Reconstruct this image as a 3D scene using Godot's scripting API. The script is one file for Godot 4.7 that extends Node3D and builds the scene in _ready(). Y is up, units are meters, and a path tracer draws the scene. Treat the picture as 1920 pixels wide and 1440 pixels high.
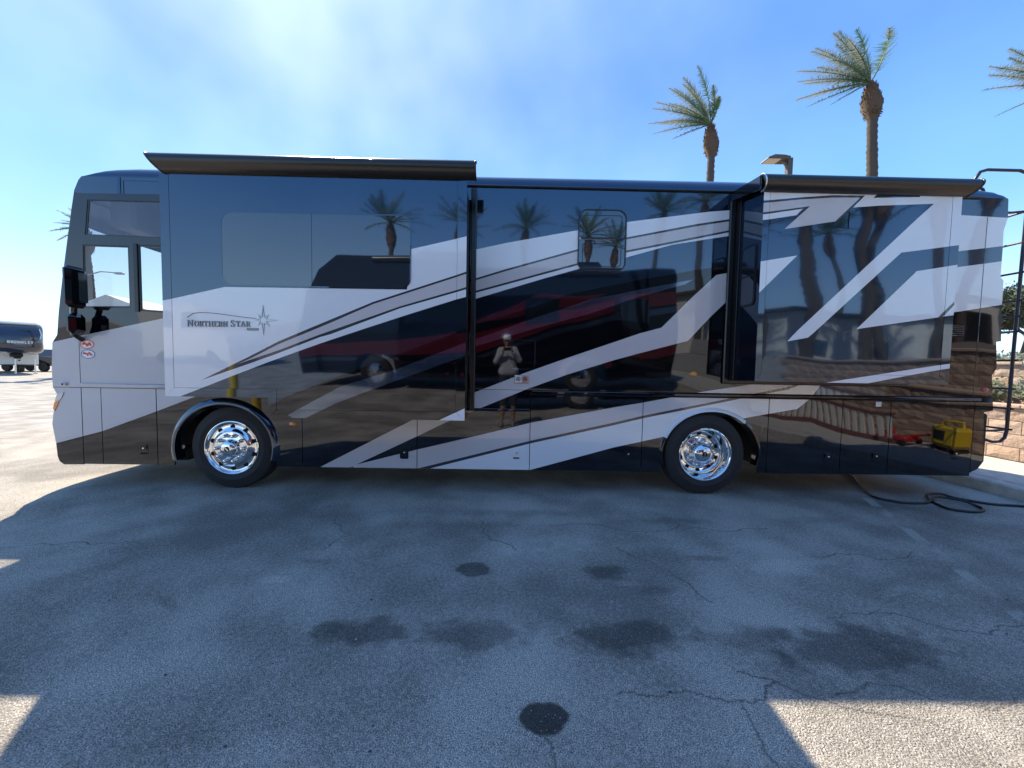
extends Node3D
# A glossy motorhome parked on asphalt, seen from its sunless side.
# World: x along the motorhome (front at -x), y up, the motorhome's near wall at z = -4.30, the photographer at the origin.

const WALL := -4.30      # near wall of the motorhome
const SLIDE := -3.84     # outer face of its two slide-outs
const FAR := -6.82       # far wall
const POLYS := {   # outlines in metres along the motorhome (x) and up (y)
	"s1_white": [-3.505, 1.981, -3.375, 2.014, -2.773, 2.16, -0.996, 2.17, -0.956, 2.563, -0.337, 2.715, -0.33, 2.131, -0.514, 2.083, -0.99, 1.925, -1.378, 1.792, -1.851, 1.626, -2.376, 1.428, -2.797, 1.257, -3.246, 1.072, -3.431, 0.987],
	"s1_pin": [-0.333, 2.38, -0.422, 2.352, -1.326, 2.044, -1.744, 1.864, -2.258, 1.64, -2.532, 1.493, -3.022, 1.243, -2.533, 1.42, -2.26, 1.524, -1.85, 1.689, -1.745, 1.72, -1.064, 1.986, -0.331, 2.209],
	"s1_champ": [-0.333, 2.359, -0.422, 2.332, -1.326, 2.023, -1.744, 1.832, -2.259, 1.611, -2.532, 1.467, -2.669, 1.407, -2.259, 1.552, -1.85, 1.715, -1.745, 1.754, -1.064, 2.005, -0.331, 2.23],
	"s1_low": [-2.489, 0.922, -2.171, 1.103, -1.854, 1.23, -1.337, 1.435, -0.416, 1.795, -0.274, 1.844, -0.26, 0.823, -2.491, 0.788],
	"s1_slate": [-2.173, 0.911, -1.855, 1.092, -1.643, 1.207, -1.105, 1.381, -0.414, 1.663, -0.272, 1.718, -0.27, 1.592, -0.413, 1.531, -1.221, 1.225, -1.697, 1.036, -2.068, 0.848],
	"s1_corner": [-0.662, 0.886, -0.407, 1.009, -0.264, 1.081, -0.26, 0.823, -0.795, 0.814],
	"b_white": [-0.492, 2.673, -0.399, 2.698, -0.031, 2.784, 0.758, 2.939, 1.273, 3.036, 2.201, 3.17, 2.496, 3.197, 2.497, 2.925, 1.801, 2.803, 1.285, 2.651, 0.804, 2.527, 0.399, 2.409, -0.393, 2.159, -0.486, 2.128],
	"b_pin1": [-0.489, 2.355, -0.395, 2.383, -0.027, 2.502, 0.763, 2.735, 1.278, 2.869, 2.07, 3.035, 2.5, 3.107, 2.501, 3.084, 2.071, 3.011, 1.279, 2.848, 0.764, 2.713, -0.026, 2.48, -0.395, 2.361, -0.489, 2.335],
	"b_champ": [-0.489, 2.335, -0.395, 2.361, -0.026, 2.48, 0.764, 2.713, 1.279, 2.848, 2.071, 3.011, 2.501, 3.084, 2.506, 2.992, 2.182, 2.921, 1.283, 2.728, 0.767, 2.584, 0.398, 2.478, -0.394, 2.248, -0.488, 2.221],
	"b_pin2": [-0.488, 2.221, -0.394, 2.248, 0.398, 2.478, 0.767, 2.584, 1.283, 2.728, 2.182, 2.921, 2.506, 2.992, 2.507, 2.969, 2.183, 2.898, 1.284, 2.705, 0.768, 2.561, 0.398, 2.455, -0.393, 2.225, -0.487, 2.198],
	"b_low": [-0.542, 1.822, -0.389, 1.872, 0.229, 2.077, 0.711, 2.251, 1.46, 2.412, 2.05, 2.529, 2.524, 2.609, 2.599, 1.034, -0.534, 0.984],
	"b_slate": [-0.541, 1.663, -0.346, 1.728, 0.284, 1.967, 0.908, 2.184, 1.463, 2.307, 2.054, 2.43, 1.967, 2.375, 1.466, 2.231, 0.936, 2.038, 0.287, 1.849, -0.345, 1.649, -0.54, 1.586],
	"b_stripe_a": [-2.096, 0.254, -1.051, 0.81, -0.392, 1.118, 0.189, 1.355, 0.675, 1.536, 1.48, 1.824, 1.717, 1.891, 1.861, 2.038, 1.993, 2.178, 2.309, 2.484, 2.528, 2.527, 2.539, 2.299, 2.459, 2.215, 2.281, 2.04, 2.023, 1.751, 1.488, 1.604, 1.19, 1.518, 0.68, 1.351, 0.223, 1.176, -0.389, 0.914, -0.651, 0.802, -0.997, 0.627, -1.678, 0.296, -1.756, 0.252],
	"b_stripe_b": [-1.714, 0.286, -0.996, 0.476, -0.171, 0.682, 0.272, 0.798, 1.207, 0.988, 1.537, 1.047, 2.168, 1.175, 2.933, 1.3, 3.358, 1.307, 3.137, 1.24, 2.781, 1.164, 1.542, 0.896, 1.212, 0.812, 0.276, 0.592, -0.408, 0.411, -0.983, 0.257, -1.714, 0.21],
	"b_pin_b": [-1.067, 0.238, -0.983, 0.263, -0.408, 0.414, 0.276, 0.595, 1.212, 0.815, 1.542, 0.899, 2.781, 1.167, 3.137, 1.243, 3.358, 1.313, 3.413, 1.314, 3.168, 1.219, 2.783, 1.14, 1.543, 0.869, 1.213, 0.785, 0.277, 0.564, -0.407, 0.381, -0.947, 0.236],
	"b_stripe_c": [-1.007, 0.19, -0.983, 0.251, -0.407, 0.393, 0.276, 0.573, 1.213, 0.794, 1.543, 0.878, 2.782, 1.146, 3.168, 1.225, 3.389, 1.313, 3.578, 1.317, 3.448, 1.129, 3.302, 1.005, 2.728, 0.896, 1.812, 0.669, 1.221, 0.532, 0.283, 0.262, 0.078, 0.204],
	"f_dark_low": [-5.144, 0.446, -4.996, 0.49, -4.477, 0.635, -3.879, 0.865, -3.477, 1.026, -3.134, 1.168, -1.485, 1.196, -1.487, 0.122, -5.161, 0.073],
	"f_silver": [-5.093, 1.586, -4.675, 1.684, -3.773, 1.892, -3.465, 1.966, -3.134, 1.168, -3.477, 1.026, -3.879, 0.865, -4.477, 0.635, -4.996, 0.49, -5.144, 0.446],
	"f_black": [-4.693, 3.223, -4.625, 3.213, -3.091, 3.226, -3.115, 2.053, -3.773, 1.892, -4.675, 1.684, -4.977, 1.612, -4.944, 1.85, -4.838, 2.313, -4.768, 2.77],
	"front_profile": [-4.048, 3.534, -4.275, 3.52, -4.388, 3.504, -4.491, 3.473, -4.572, 3.427, -4.637, 3.353, -4.686, 3.245, -4.722, 3.054, -4.782, 2.713, -4.85, 2.313, -4.906, 1.938, -4.933, 1.688, -4.989, 1.606, -5.007, 1.325, -5.004, 1.113, -4.961, 1.043, -5.011, 0.823, -5.028, 0.704, -5.01, 0.585, -4.992, 0.466, -4.985, 0.346, -4.964, 0.286, -4.913, 0.251],
	"win_transom": [-4.549, 3.147, -3.606, 3.141, -3.617, 2.756, -4.592, 2.774],
	"win_a": [-4.618, 2.671, -4.128, 2.665, -4.128, 1.999, -4.634, 1.989],
	"win_b": [-4.019, 2.679, -3.619, 2.681, -3.639, 1.945, -4.019, 1.966],
	"s2_w1": [3.395, 3.06, 3.505, 3.178, 3.592, 3.316, 4.608, 3.314, 4.601, 2.733, 4.457, 2.713, 3.907, 2.632, 3.094, 1.844, 3.017, 1.773, 2.808, 1.732, 2.905, 1.84, 4.044, 2.966, 4.2, 3.114, 3.661, 3.084],
	"s2_wtop": [2.4, 3.288, 3.592, 3.316, 3.505, 3.178, 3.175, 3.173, 2.858, 3.145, 2.494, 3.103, 2.41, 3.094],
	"s2_pin": [2.41, 3.094, 2.494, 3.104, 2.858, 3.145, 3.175, 3.173, 3.51, 3.178, 3.396, 3.057, 3.234, 2.912, 2.899, 2.889, 2.831, 2.97, 2.417, 2.961],
	"s2_champ": [2.411, 3.071, 2.495, 3.081, 2.859, 3.125, 3.177, 3.15, 3.459, 3.157, 3.223, 2.922, 2.721, 2.836, 2.964, 3.063, 2.495, 2.991, 2.416, 2.979],
	"s2_wsm": [2.417, 2.955, 2.496, 2.97, 2.893, 3.036, 2.831, 2.972, 2.499, 2.916, 2.42, 2.904],
	"s2_wedge": [3.592, 3.157, 3.637, 3.204, 3.647, 3.292, 4.047, 3.301, 4.056, 3.175],
	"s2_w2": [4.076, 2.453, 4.466, 2.521, 4.616, 2.545, 4.628, 2.048, 4.478, 2.024, 3.741, 1.906, 3.504, 1.867],
	"s2_w3": [2.413, 2.499, 2.508, 2.517, 2.863, 2.582, 2.503, 2.213, 2.38, 2.09],
	"s2_tick": [4.322, 1.995, 4.473, 2.16, 4.475, 2.125, 4.375, 2.006],
	"s2_w4": [3.201, 1.321, 4.152, 1.483, 4.585, 1.555, 4.589, 1.512, 4.156, 1.429, 3.638, 1.323],
	"r_w1": [4.886, 3.201, 5.612, 3.177, 5.637, 2.885, 4.918, 2.788],
	"r_w2": [4.931, 2.612, 5.651, 2.721, 5.693, 2.243, 4.969, 2.115],
	"rear_profile": [4.978, 3.562, 5.208, 3.532, 5.415, 3.503, 5.503, 3.459, 5.541, 3.373, 5.551, 3.181, 5.538, 3.123, 5.515, 3.041, 5.521, 2.818, 5.522, 2.524, 5.561, 2.489, 5.564, 2.169, 5.588, 1.81, 5.534, 1.803, 5.564, 1.508, 5.516, 1.422, 5.562, 1.02, 5.458, 1, 5.488, 0.558, 5.487, 0.415, 5.431, 0.34]}

# ---------------------------------------------------------------- mesh builder
class MB:
	var v := PackedVector3Array()
	var n := PackedVector3Array()
	var uv := PackedVector2Array()
	var uv2 := PackedVector2Array()
	var col := PackedColorArray()
	func tri(a: Vector3, b: Vector3, c: Vector3) -> void:
		var q := (b - a).cross(c - a)
		if q.length_squared() < 1e-16: return
		q = q.normalized()
		v.append(a); v.append(c); v.append(b)
		n.append(q); n.append(q); n.append(q)
	func tris(a: Vector3, b: Vector3, c: Vector3, na: Vector3, nb: Vector3, nc: Vector3) -> void:
		v.append(a); v.append(c); v.append(b)
		n.append(na); n.append(nc); n.append(nb)
	func quad(a: Vector3, b: Vector3, c: Vector3, d: Vector3) -> void:
		tri(a, b, c); tri(a, c, d)
	func quads(a: Vector3, b: Vector3, c: Vector3, d: Vector3, na: Vector3, nb: Vector3, nc: Vector3, nd: Vector3) -> void:
		tris(a, b, c, na, nb, nc); tris(a, c, d, na, nc, nd)
	func out(p: Array, mid: Vector3) -> void:
		var q: Vector3 = (p[1] - p[0]).cross(p[2] - p[0])
		if q.dot(p[0] - mid) < 0: p.reverse()
		for i in range(2, p.size()): tri(p[0], p[i - 1], p[i])
	func box(c: Vector3, s: Vector3, bev := 0.0, b := Basis()) -> void:
		var h := s / 2
		var f := func(sx, sy, sz, k):
			var i := Vector3(h.x - bev, h.y - bev, h.z - bev)
			i[k] = h[k]
			return c + b * Vector3(sx * i.x, sy * i.y, sz * i.z)
		var e := [-1.0, 1.0]
		for a in e:
			out([f.call(a, -1, -1, 0), f.call(a, 1, -1, 0), f.call(a, 1, 1, 0), f.call(a, -1, 1, 0)], c)
			out([f.call(-1, a, -1, 1), f.call(1, a, -1, 1), f.call(1, a, 1, 1), f.call(-1, a, 1, 1)], c)
			out([f.call(-1, -1, a, 2), f.call(1, -1, a, 2), f.call(1, 1, a, 2), f.call(-1, 1, a, 2)], c)
		if bev <= 0: return
		for a in e:
			for d in e:
				out([f.call(a, d, -1, 0), f.call(a, d, 1, 0), f.call(a, d, 1, 1), f.call(a, d, -1, 1)], c)
				out([f.call(a, -1, d, 0), f.call(a, 1, d, 0), f.call(a, 1, d, 2), f.call(a, -1, d, 2)], c)
				out([f.call(-1, a, d, 1), f.call(1, a, d, 1), f.call(1, a, d, 2), f.call(-1, a, d, 2)], c)
				for g in e: out([f.call(a, d, g, 0), f.call(a, d, g, 1), f.call(a, d, g, 2)], c)
	func b2(lo: Vector3, hi: Vector3, bev := 0.0) -> void:
		box((lo + hi) / 2, (hi - lo).abs(), bev)
	func cap(poly: PackedVector2Array, f: Callable, flip := false) -> void:
		var p := poly.duplicate()
		if Geometry2D.is_polygon_clockwise(p): p.reverse()
		var t := Geometry2D.triangulate_polygon(p)
		for i in range(0, t.size(), 3):
			var a: Vector2 = p[t[i]]; var b: Vector2 = p[t[i + 1]]; var c: Vector2 = p[t[i + 2]]
			if ((b - a).cross(c - a) < 0) != flip: tri(f.call(a), f.call(c), f.call(b))
			else: tri(f.call(a), f.call(b), f.call(c))
	# polygon in x, y drawn out from z0 to the greater z1
	func extrude(poly: PackedVector2Array, z0: float, z1: float, x := Transform3D()) -> void:
		cap(poly, func(q): return x * Vector3(q.x, q.y, z1))
		cap(poly, func(q): return x * Vector3(q.x, q.y, z0), true)
		rim(poly, z0, z1, x)
	func rim(poly: PackedVector2Array, z0: float, z1: float, x := Transform3D()) -> void:
		var p := poly.duplicate()
		if Geometry2D.is_polygon_clockwise(p): p.reverse()
		for i in p.size():
			var a: Vector2 = p[i]; var b: Vector2 = p[(i + 1) % p.size()]
			quad(x * Vector3(a.x, a.y, z0), x * Vector3(b.x, b.y, z0), x * Vector3(b.x, b.y, z1), x * Vector3(a.x, a.y, z1))
	func tube(pts: Array, r, sides := 8, caps := true) -> void:
		var u := Vector3.ZERO
		var last := []; var last_n := []
		for i in pts.size():
			var d: Vector3 = (pts[mini(i + 1, pts.size() - 1)] - pts[maxi(i - 1, 0)]).normalized()
			if u == Vector3.ZERO: u = d.cross(Vector3.UP if absf(d.y) < 0.9 else Vector3.RIGHT).normalized()
			u = (u - d * u.dot(d)).normalized()
			var w := d.cross(u)
			var rr: float = r[i] if r is Array else r
			var ring := []; var ring_n := []
			for k in sides:
				var a := TAU * k / sides
				var q := u * cos(a) + w * sin(a)
				ring.append(pts[i] + q * rr); ring_n.append(q)
			if i:
				for k in sides:
					var j := (k + 1) % sides
					quads(last[k], last[j], ring[j], ring[k], last_n[k], last_n[j], ring_n[j], ring_n[k])
			if caps and (i == 0 or i == pts.size() - 1):
				for k in range(1, sides - 1):
					if i == 0: tri(ring[0], ring[k + 1], ring[k])
					else: tri(ring[0], ring[k], ring[k + 1])
			last = ring; last_n = ring_n
	# profile of (radius, height) turned round the local y axis of x
	func lathe(p: Array, x := Transform3D(), sides := 32, a0 := 0.0, a1 := TAU) -> void:
		var ns := []
		for i in p.size() - 1:
			var d: Vector2 = p[i + 1] - p[i]
			ns.append(Vector2(d.y, -d.x).normalized())
		for i in p.size() - 1:
			var s: Vector2 = ns[i]; var e: Vector2 = ns[i]
			if i > 0 and ns[i - 1].dot(ns[i]) > 0.7: s = (ns[i - 1] + ns[i]).normalized()
			if i < ns.size() - 1 and ns[i + 1].dot(ns[i]) > 0.7: e = (ns[i + 1] + ns[i]).normalized()
			for k in sides:
				var f := func(q: Vector2, a: float): return Vector3(q.x * cos(a), q.y, -q.x * sin(a))
				var a := lerpf(a0, a1, float(k) / sides); var b := lerpf(a0, a1, float(k + 1) / sides)
				quads(x * f.call(p[i], a), x * f.call(p[i], b), x * f.call(p[i + 1], b), x * f.call(p[i + 1], a),
					x.basis * f.call(s, a), x.basis * f.call(s, b), x.basis * f.call(e, b), x.basis * f.call(e, a))
	func arrays() -> Array:
		var a := []
		a.resize(Mesh.ARRAY_MAX)
		a[Mesh.ARRAY_VERTEX] = v; a[Mesh.ARRAY_NORMAL] = n
		if uv.size() == v.size(): a[Mesh.ARRAY_TEX_UV] = uv
		if uv2.size() == v.size(): a[Mesh.ARRAY_TEX_UV2] = uv2
		if col.size() == v.size(): a[Mesh.ARRAY_COLOR] = col
		return a
	func add_to(m: ArrayMesh, mt: Material) -> void:
		if v.is_empty(): return
		m.add_surface_from_arrays(Mesh.PRIMITIVE_TRIANGLES, arrays())
		m.surface_set_material(m.get_surface_count() - 1, mt)
	func mesh(mt: Material) -> ArrayMesh:
		var m := ArrayMesh.new()
		add_to(m, mt)
		return m

# ---------------------------------------------------------------- scene helpers
var used := {}
func numbered(called: String) -> String:
	var k: int = used.get(called, 0)
	used[called] = k + 1
	return called if k == 0 else "%s_%03d" % [called, k]
func thing(called: String, label: String, category: String, at: Vector3, group := "") -> Node3D:
	var o := Node3D.new()
	o.name = numbered(called)
	add_child(o)
	o.position = at
	tag(o, label, category, group)
	return o
func tag(o: Node, label: String, category: String, group := "", kind := "") -> void:
	if label: o.set_meta("label", label)
	if category: o.set_meta("category", category)
	if group: o.set_meta("group", group)
	if kind: o.set_meta("kind", kind)
# a part whose mesh is given in world coordinates, or in the thing's own axes if own is set
func part(parent: Node3D, called: String, m: Mesh, own := false) -> MeshInstance3D:
	var o := MeshInstance3D.new()
	o.name = called
	o.mesh = m
	parent.add_child(o, true)
	if not own and parent.get_parent() == self: o.position = -parent.position
	return o
func single(called: String, m: Mesh, at := Vector3.ZERO) -> MeshInstance3D:
	var o := MeshInstance3D.new()
	o.name = numbered(called)
	o.mesh = m
	add_child(o)
	o.position = at
	return o
func structure(called: String, m: Mesh, at := Vector3.ZERO) -> MeshInstance3D:
	var o := single(called, m, at)
	o.set_meta("kind", "structure")
	return o
func lin(r: float, g: float, b: float) -> Color:
	return Color(r, g, b).linear_to_srgb()
func mat(c: Color, rough := 0.6, metal := 0.0, coat := 0.0) -> StandardMaterial3D:
	var m := StandardMaterial3D.new()
	m.albedo_color = c
	m.roughness = rough
	m.metallic = metal
	if coat > 0:
		m.clearcoat_enabled = true
		m.clearcoat = coat
		m.clearcoat_roughness = 0.015
	return m
func glass(c: Color, alpha: float) -> StandardMaterial3D:
	var m := mat(Color(c, alpha), 0.02)
	m.transparency = BaseMaterial3D.TRANSPARENCY_ALPHA
	return m
func noise(seed_: int, freq: float, oct := 4) -> FastNoiseLite:
	var q := FastNoiseLite.new()
	q.seed = seed_; q.frequency = freq
	q.noise_type = FastNoiseLite.TYPE_SIMPLEX_SMOOTH
	q.fractal_octaves = oct
	return q
func noise_tex(seed_: int, freq: float, oct: int, size: int, a: Color, b: Color, normal := false, strength := 4.0) -> NoiseTexture2D:
	var t := NoiseTexture2D.new()
	t.width = size; t.height = size; t.seamless = true
	t.noise = noise(seed_, freq, oct)
	t.as_normal_map = normal
	t.bump_strength = strength
	if not normal:
		var g := Gradient.new()
		g.set_color(0, a); g.set_color(1, b)
		t.color_ramp = g
	return t
func tri_tex(m: StandardMaterial3D, t: Texture2D, per_m: float, bump: Texture2D = null, cm := 1.0, world := true) -> StandardMaterial3D:
	m.albedo_texture = t
	m.uv1_triplanar = true
	m.uv1_world_triplanar = world
	m.uv1_scale = Vector3.ONE * per_m
	if bump:
		m.heightmap_enabled = true
		m.heightmap_texture = bump
		m.heightmap_scale = cm
	return m
func poly(k: String) -> PackedVector2Array:
	var p := PackedVector2Array()
	var a: Array = POLYS[k]
	for i in range(0, a.size(), 2): p.append(Vector2(a[i], a[i + 1]))
	return p
func rect(x0: float, y0: float, x1: float, y1: float) -> PackedVector2Array:
	return PackedVector2Array([Vector2(x0, y0), Vector2(x1, y0), Vector2(x1, y1), Vector2(x0, y1)])
func round_rect(x0: float, y0: float, x1: float, y1: float, r: float, k := 6) -> PackedVector2Array:
	var p := PackedVector2Array()
	for c in [[x1 - r, y0 + r, -90], [x1 - r, y1 - r, 0], [x0 + r, y1 - r, 90], [x0 + r, y0 + r, 180]]:
		for i in k + 1:
			var a: float = deg_to_rad(c[2] + 90.0 * i / k)
			p.append(Vector2(c[0] + cos(a) * r, c[1] + sin(a) * r))
	return p
func ellipse(cx: float, cy: float, rx: float, ry: float, k := 40, a0 := 0.0, a1 := 360.0) -> PackedVector2Array:
	var p := PackedVector2Array()
	var whole := absf(a1 - a0) > 359.9
	for i in (k if whole else k + 1):
		var a := deg_to_rad(lerpf(a0, a1, float(i) / k))
		p.append(Vector2(cx + cos(a) * rx, cy + sin(a) * ry))
	return p

# ---------------------------------------------------------------- painted panels
# The outline is cut into the areas of its paint scheme: each area is geometry of its own colour on one sheet.
var wave := noise(11, 0.55, 2)
func paint_cell(cell: PackedVector2Array, holes: Array, layers: Array, base: String, out: Dictionary, depth: int) -> void:
	var rest := [cell]
	var done := []
	var bad := false
	for h in holes:
		var next := []
		for p in rest:
			for q in Geometry2D.clip_polygons(p, h):
				if Geometry2D.is_polygon_clockwise(q): bad = true
				next.append(q)
		rest = next
	for i in range(layers.size() - 1, -1, -1):
		if bad or rest.is_empty(): break
		var next := []
		for p in rest:
			var ins := Geometry2D.intersect_polygons(p, layers[i][1])
			if ins.is_empty():
				next.append(p)
				continue
			for q in ins: done.append([layers[i][0], q])
			for q in Geometry2D.clip_polygons(p, layers[i][1]):
				if Geometry2D.is_polygon_clockwise(q): bad = true
				next.append(q)
		rest = next
	if bad and depth < 5:
		var r := Rect2(cell[0], Vector2.ZERO)
		for q in cell: r = r.expand(q)
		var c := r.get_center(); var e := r.end; var s := r.position
		for quarter in [rect(s.x, s.y, c.x, c.y), rect(c.x, s.y, e.x, c.y), rect(s.x, c.y, c.x, e.y), rect(c.x, c.y, e.x, e.y)]:
			for q in Geometry2D.intersect_polygons(cell, quarter): paint_cell(q, holes, layers, base, out, depth + 1)
		return
	for q in rest: done.append([base, q])
	for d in done:
		if not out.has(d[0]): out[d[0]] = []
		out[d[0]].append(d[1])
func panel(outline: PackedVector2Array, layers: Array, base: String, opt := {}) -> ArrayMesh:
	var z: float = opt.get("z", WALL)
	var zf: Callable = opt.get("zf", func(_q): return z)
	var lean: Vector2 = opt.get("lean", Vector2.ZERO)   # crown of the sheet
	var amp: float = opt.get("amp", 0.006)
	var step: float = opt.get("step", 0.16)
	var thick: float = opt.get("thick", 0.02)
	var bow: float = opt.get("bow", 0.0)
	var box := Rect2(outline[0], Vector2.ZERO)
	for q in outline: box = box.expand(q)
	var use := layers.filter(func(l):
		var r := Rect2(l[1][0], Vector2.ZERO)
		for q in l[1]: r = r.expand(q)
		return r.intersects(box))
	var out := {}
	for i in int(ceil(box.size.x / step)):
		for j in int(ceil(box.size.y / step)):
			var c := box.position + Vector2(i, j) * step
			for q in Geometry2D.intersect_polygons(rect(c.x, c.y, c.x + step, c.y + step), outline):
				paint_cell(q, opt.get("holes", []), use, base, out, 0)
	var m := ArrayMesh.new()
	var mid := box.get_center()
	var nf := func(q: Vector2):
		var w := Vector2(wave.get_noise_3d(q.x * 100 * 0.016, q.y * 100 * 0.016, z * 37.0), wave.get_noise_3d(q.x * 1.6 + 77, q.y * 1.6, z * 37.0)) * amp
		return Vector3(lean.x + w.x * 2 + bow * (q.x - mid.x), lean.y + w.y * 2 + bow * (q.y - mid.y), 1).normalized()
	for k in out:
		var mb := MB.new()
		for p in out[k]:
			if Geometry2D.is_polygon_clockwise(p): p.reverse()
			var t := Geometry2D.triangulate_polygon(p)
			for i in range(0, t.size(), 3):
				var a: Vector2 = p[t[i]]; var b: Vector2 = p[t[i + 1]]; var c: Vector2 = p[t[i + 2]]
				if (b - a).cross(c - a) < 0:
					var s := b; b = c; c = s
				mb.tris(Vector3(a.x, a.y, zf.call(a)), Vector3(b.x, b.y, zf.call(b)), Vector3(c.x, c.y, zf.call(c)), nf.call(a), nf.call(b), nf.call(c))
		mb.add_to(m, M[k])
	if thick > 0:
		var mb := MB.new()
		var p := outline.duplicate()
		if Geometry2D.is_polygon_clockwise(p): p.reverse()
		for i in p.size():
			var a: Vector2 = p[i]; var b: Vector2 = p[(i + 1) % p.size()]
			var za: float = zf.call(a); var zb: float = zf.call(b)
			mb.quad(Vector3(a.x, a.y, za - thick), Vector3(b.x, b.y, zb - thick), Vector3(b.x, b.y, zb), Vector3(a.x, a.y, za))
		for h in opt.get("holes", []):
			var hp: PackedVector2Array = h.duplicate()
			if not Geometry2D.is_polygon_clockwise(hp): hp.reverse()
			for i in hp.size():
				var a: Vector2 = hp[i]; var b: Vector2 = hp[(i + 1) % hp.size()]
				mb.quad(Vector3(a.x, a.y, z - thick), Vector3(b.x, b.y, z - thick), Vector3(b.x, b.y, z), Vector3(a.x, a.y, z))
		mb.add_to(m, M[opt.get("edge", base)])
	return m

var M := {}

# ---------------------------------------------------------------- everything in order
func _ready() -> void:
	view_and_light()
	materials()
	ground()
	wall_and_planting()
	motorhome()
	far_things()
	palms()
	behind_the_camera()
	photographer()

const SUN := Vector3(-0.49, 1.0, -0.788)   # towards the sun: shadows of the roof edge fall past the photographer, to the rear
func view_and_light() -> void:
	var c := Camera3D.new()
	c.name = "camera"
	c.projection = Camera3D.PROJECTION_PERSPECTIVE
	c.fov = rad_to_deg(2 * atan(720.0 / 721.0))
	c.near = 0.05
	c.far = 900
	c.transform = Transform3D(Basis(Vector3.UP, deg_to_rad(-0.8)) * Basis(Vector3.RIGHT, deg_to_rad(-2.95)) * Basis(Vector3.BACK, deg_to_rad(1.0)), Vector3(0, 1.455, 0))
	add_child(c)
	c.current = true
	var e := Environment.new()
	e.background_mode = Environment.BG_SKY
	e.tonemap_mode = Environment.TONE_MAPPER_LINEAR
	e.tonemap_exposure = 5.4
	e.sdfgi_enabled = true
	e.ssao_enabled = true
	e.ssil_enabled = true
	e.ambient_light_source = Environment.AMBIENT_SOURCE_SKY
	e.sky = Sky.new()
	var p := PanoramaSkyMaterial.new()
	p.panorama = ImageTexture.create_from_image(sky_image())
	e.sky.sky_material = p
	var w := WorldEnvironment.new()
	w.name = "world_environment"
	w.environment = e
	add_child(w)
	var s := DirectionalLight3D.new()
	s.name = "sun"
	s.light_energy = 0.60
	s.light_color = Color(1.0, 0.94, 0.84)
	s.light_angular_distance = 0.5
	s.shadow_enabled = true
	add_child(s)
	s.look_at_from_position(SUN * 40, Vector3.ZERO)

# clear desert sky: deep blue overhead, pale at the horizon, a wide white aureole of thin haze round the sun
func sky_image() -> Image:
	var w := 1024; var h := 512
	var im := Image.create_empty(w, h, false, Image.FORMAT_RGBF)
	var sun := SUN.normalized()
	var veil := noise(5, 1.1, 4)
	for j in h:
		var el := PI * (0.5 - (j + 0.5) / h)
		var up := rad_to_deg(maxf(el, 0.0))
		var base := Vector3(0.25, 0.345, 0.405)
		base = base.lerp(Vector3(0.060, 0.146, 0.285), smoothstep(-4.0, 20.0, up)).lerp(Vector3(0.027, 0.080, 0.200), smoothstep(14.0, 36.0, up)).lerp(Vector3(0.027, 0.082, 0.205), smoothstep(30.0, 90.0, up))
		if el < 0: base = Vector3(0.30, 0.27, 0.23)
		for i in w:
			var az := TAU * (i + 0.5) / w
			var d := Vector3(sin(az) * cos(el), sin(el), -cos(az) * cos(el))
			var c := base
			if el > 0:
				var a := rad_to_deg(acos(clampf(d.dot(sun), -1, 1)))
				var t := 0.97 + 0.6 * veil.get_noise_3dv(d * 3.2)
				c += Vector3(0.86, 0.87, 0.88) * (0.5 * exp(-a / 4.5) + 0.085 * exp(-a / 16.0) * t + 0.085 * exp(-a / 34.0) * t)
			im.set_pixel(i, j, Color(c.x, c.y, c.z) * 0.87)
	return im

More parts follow.
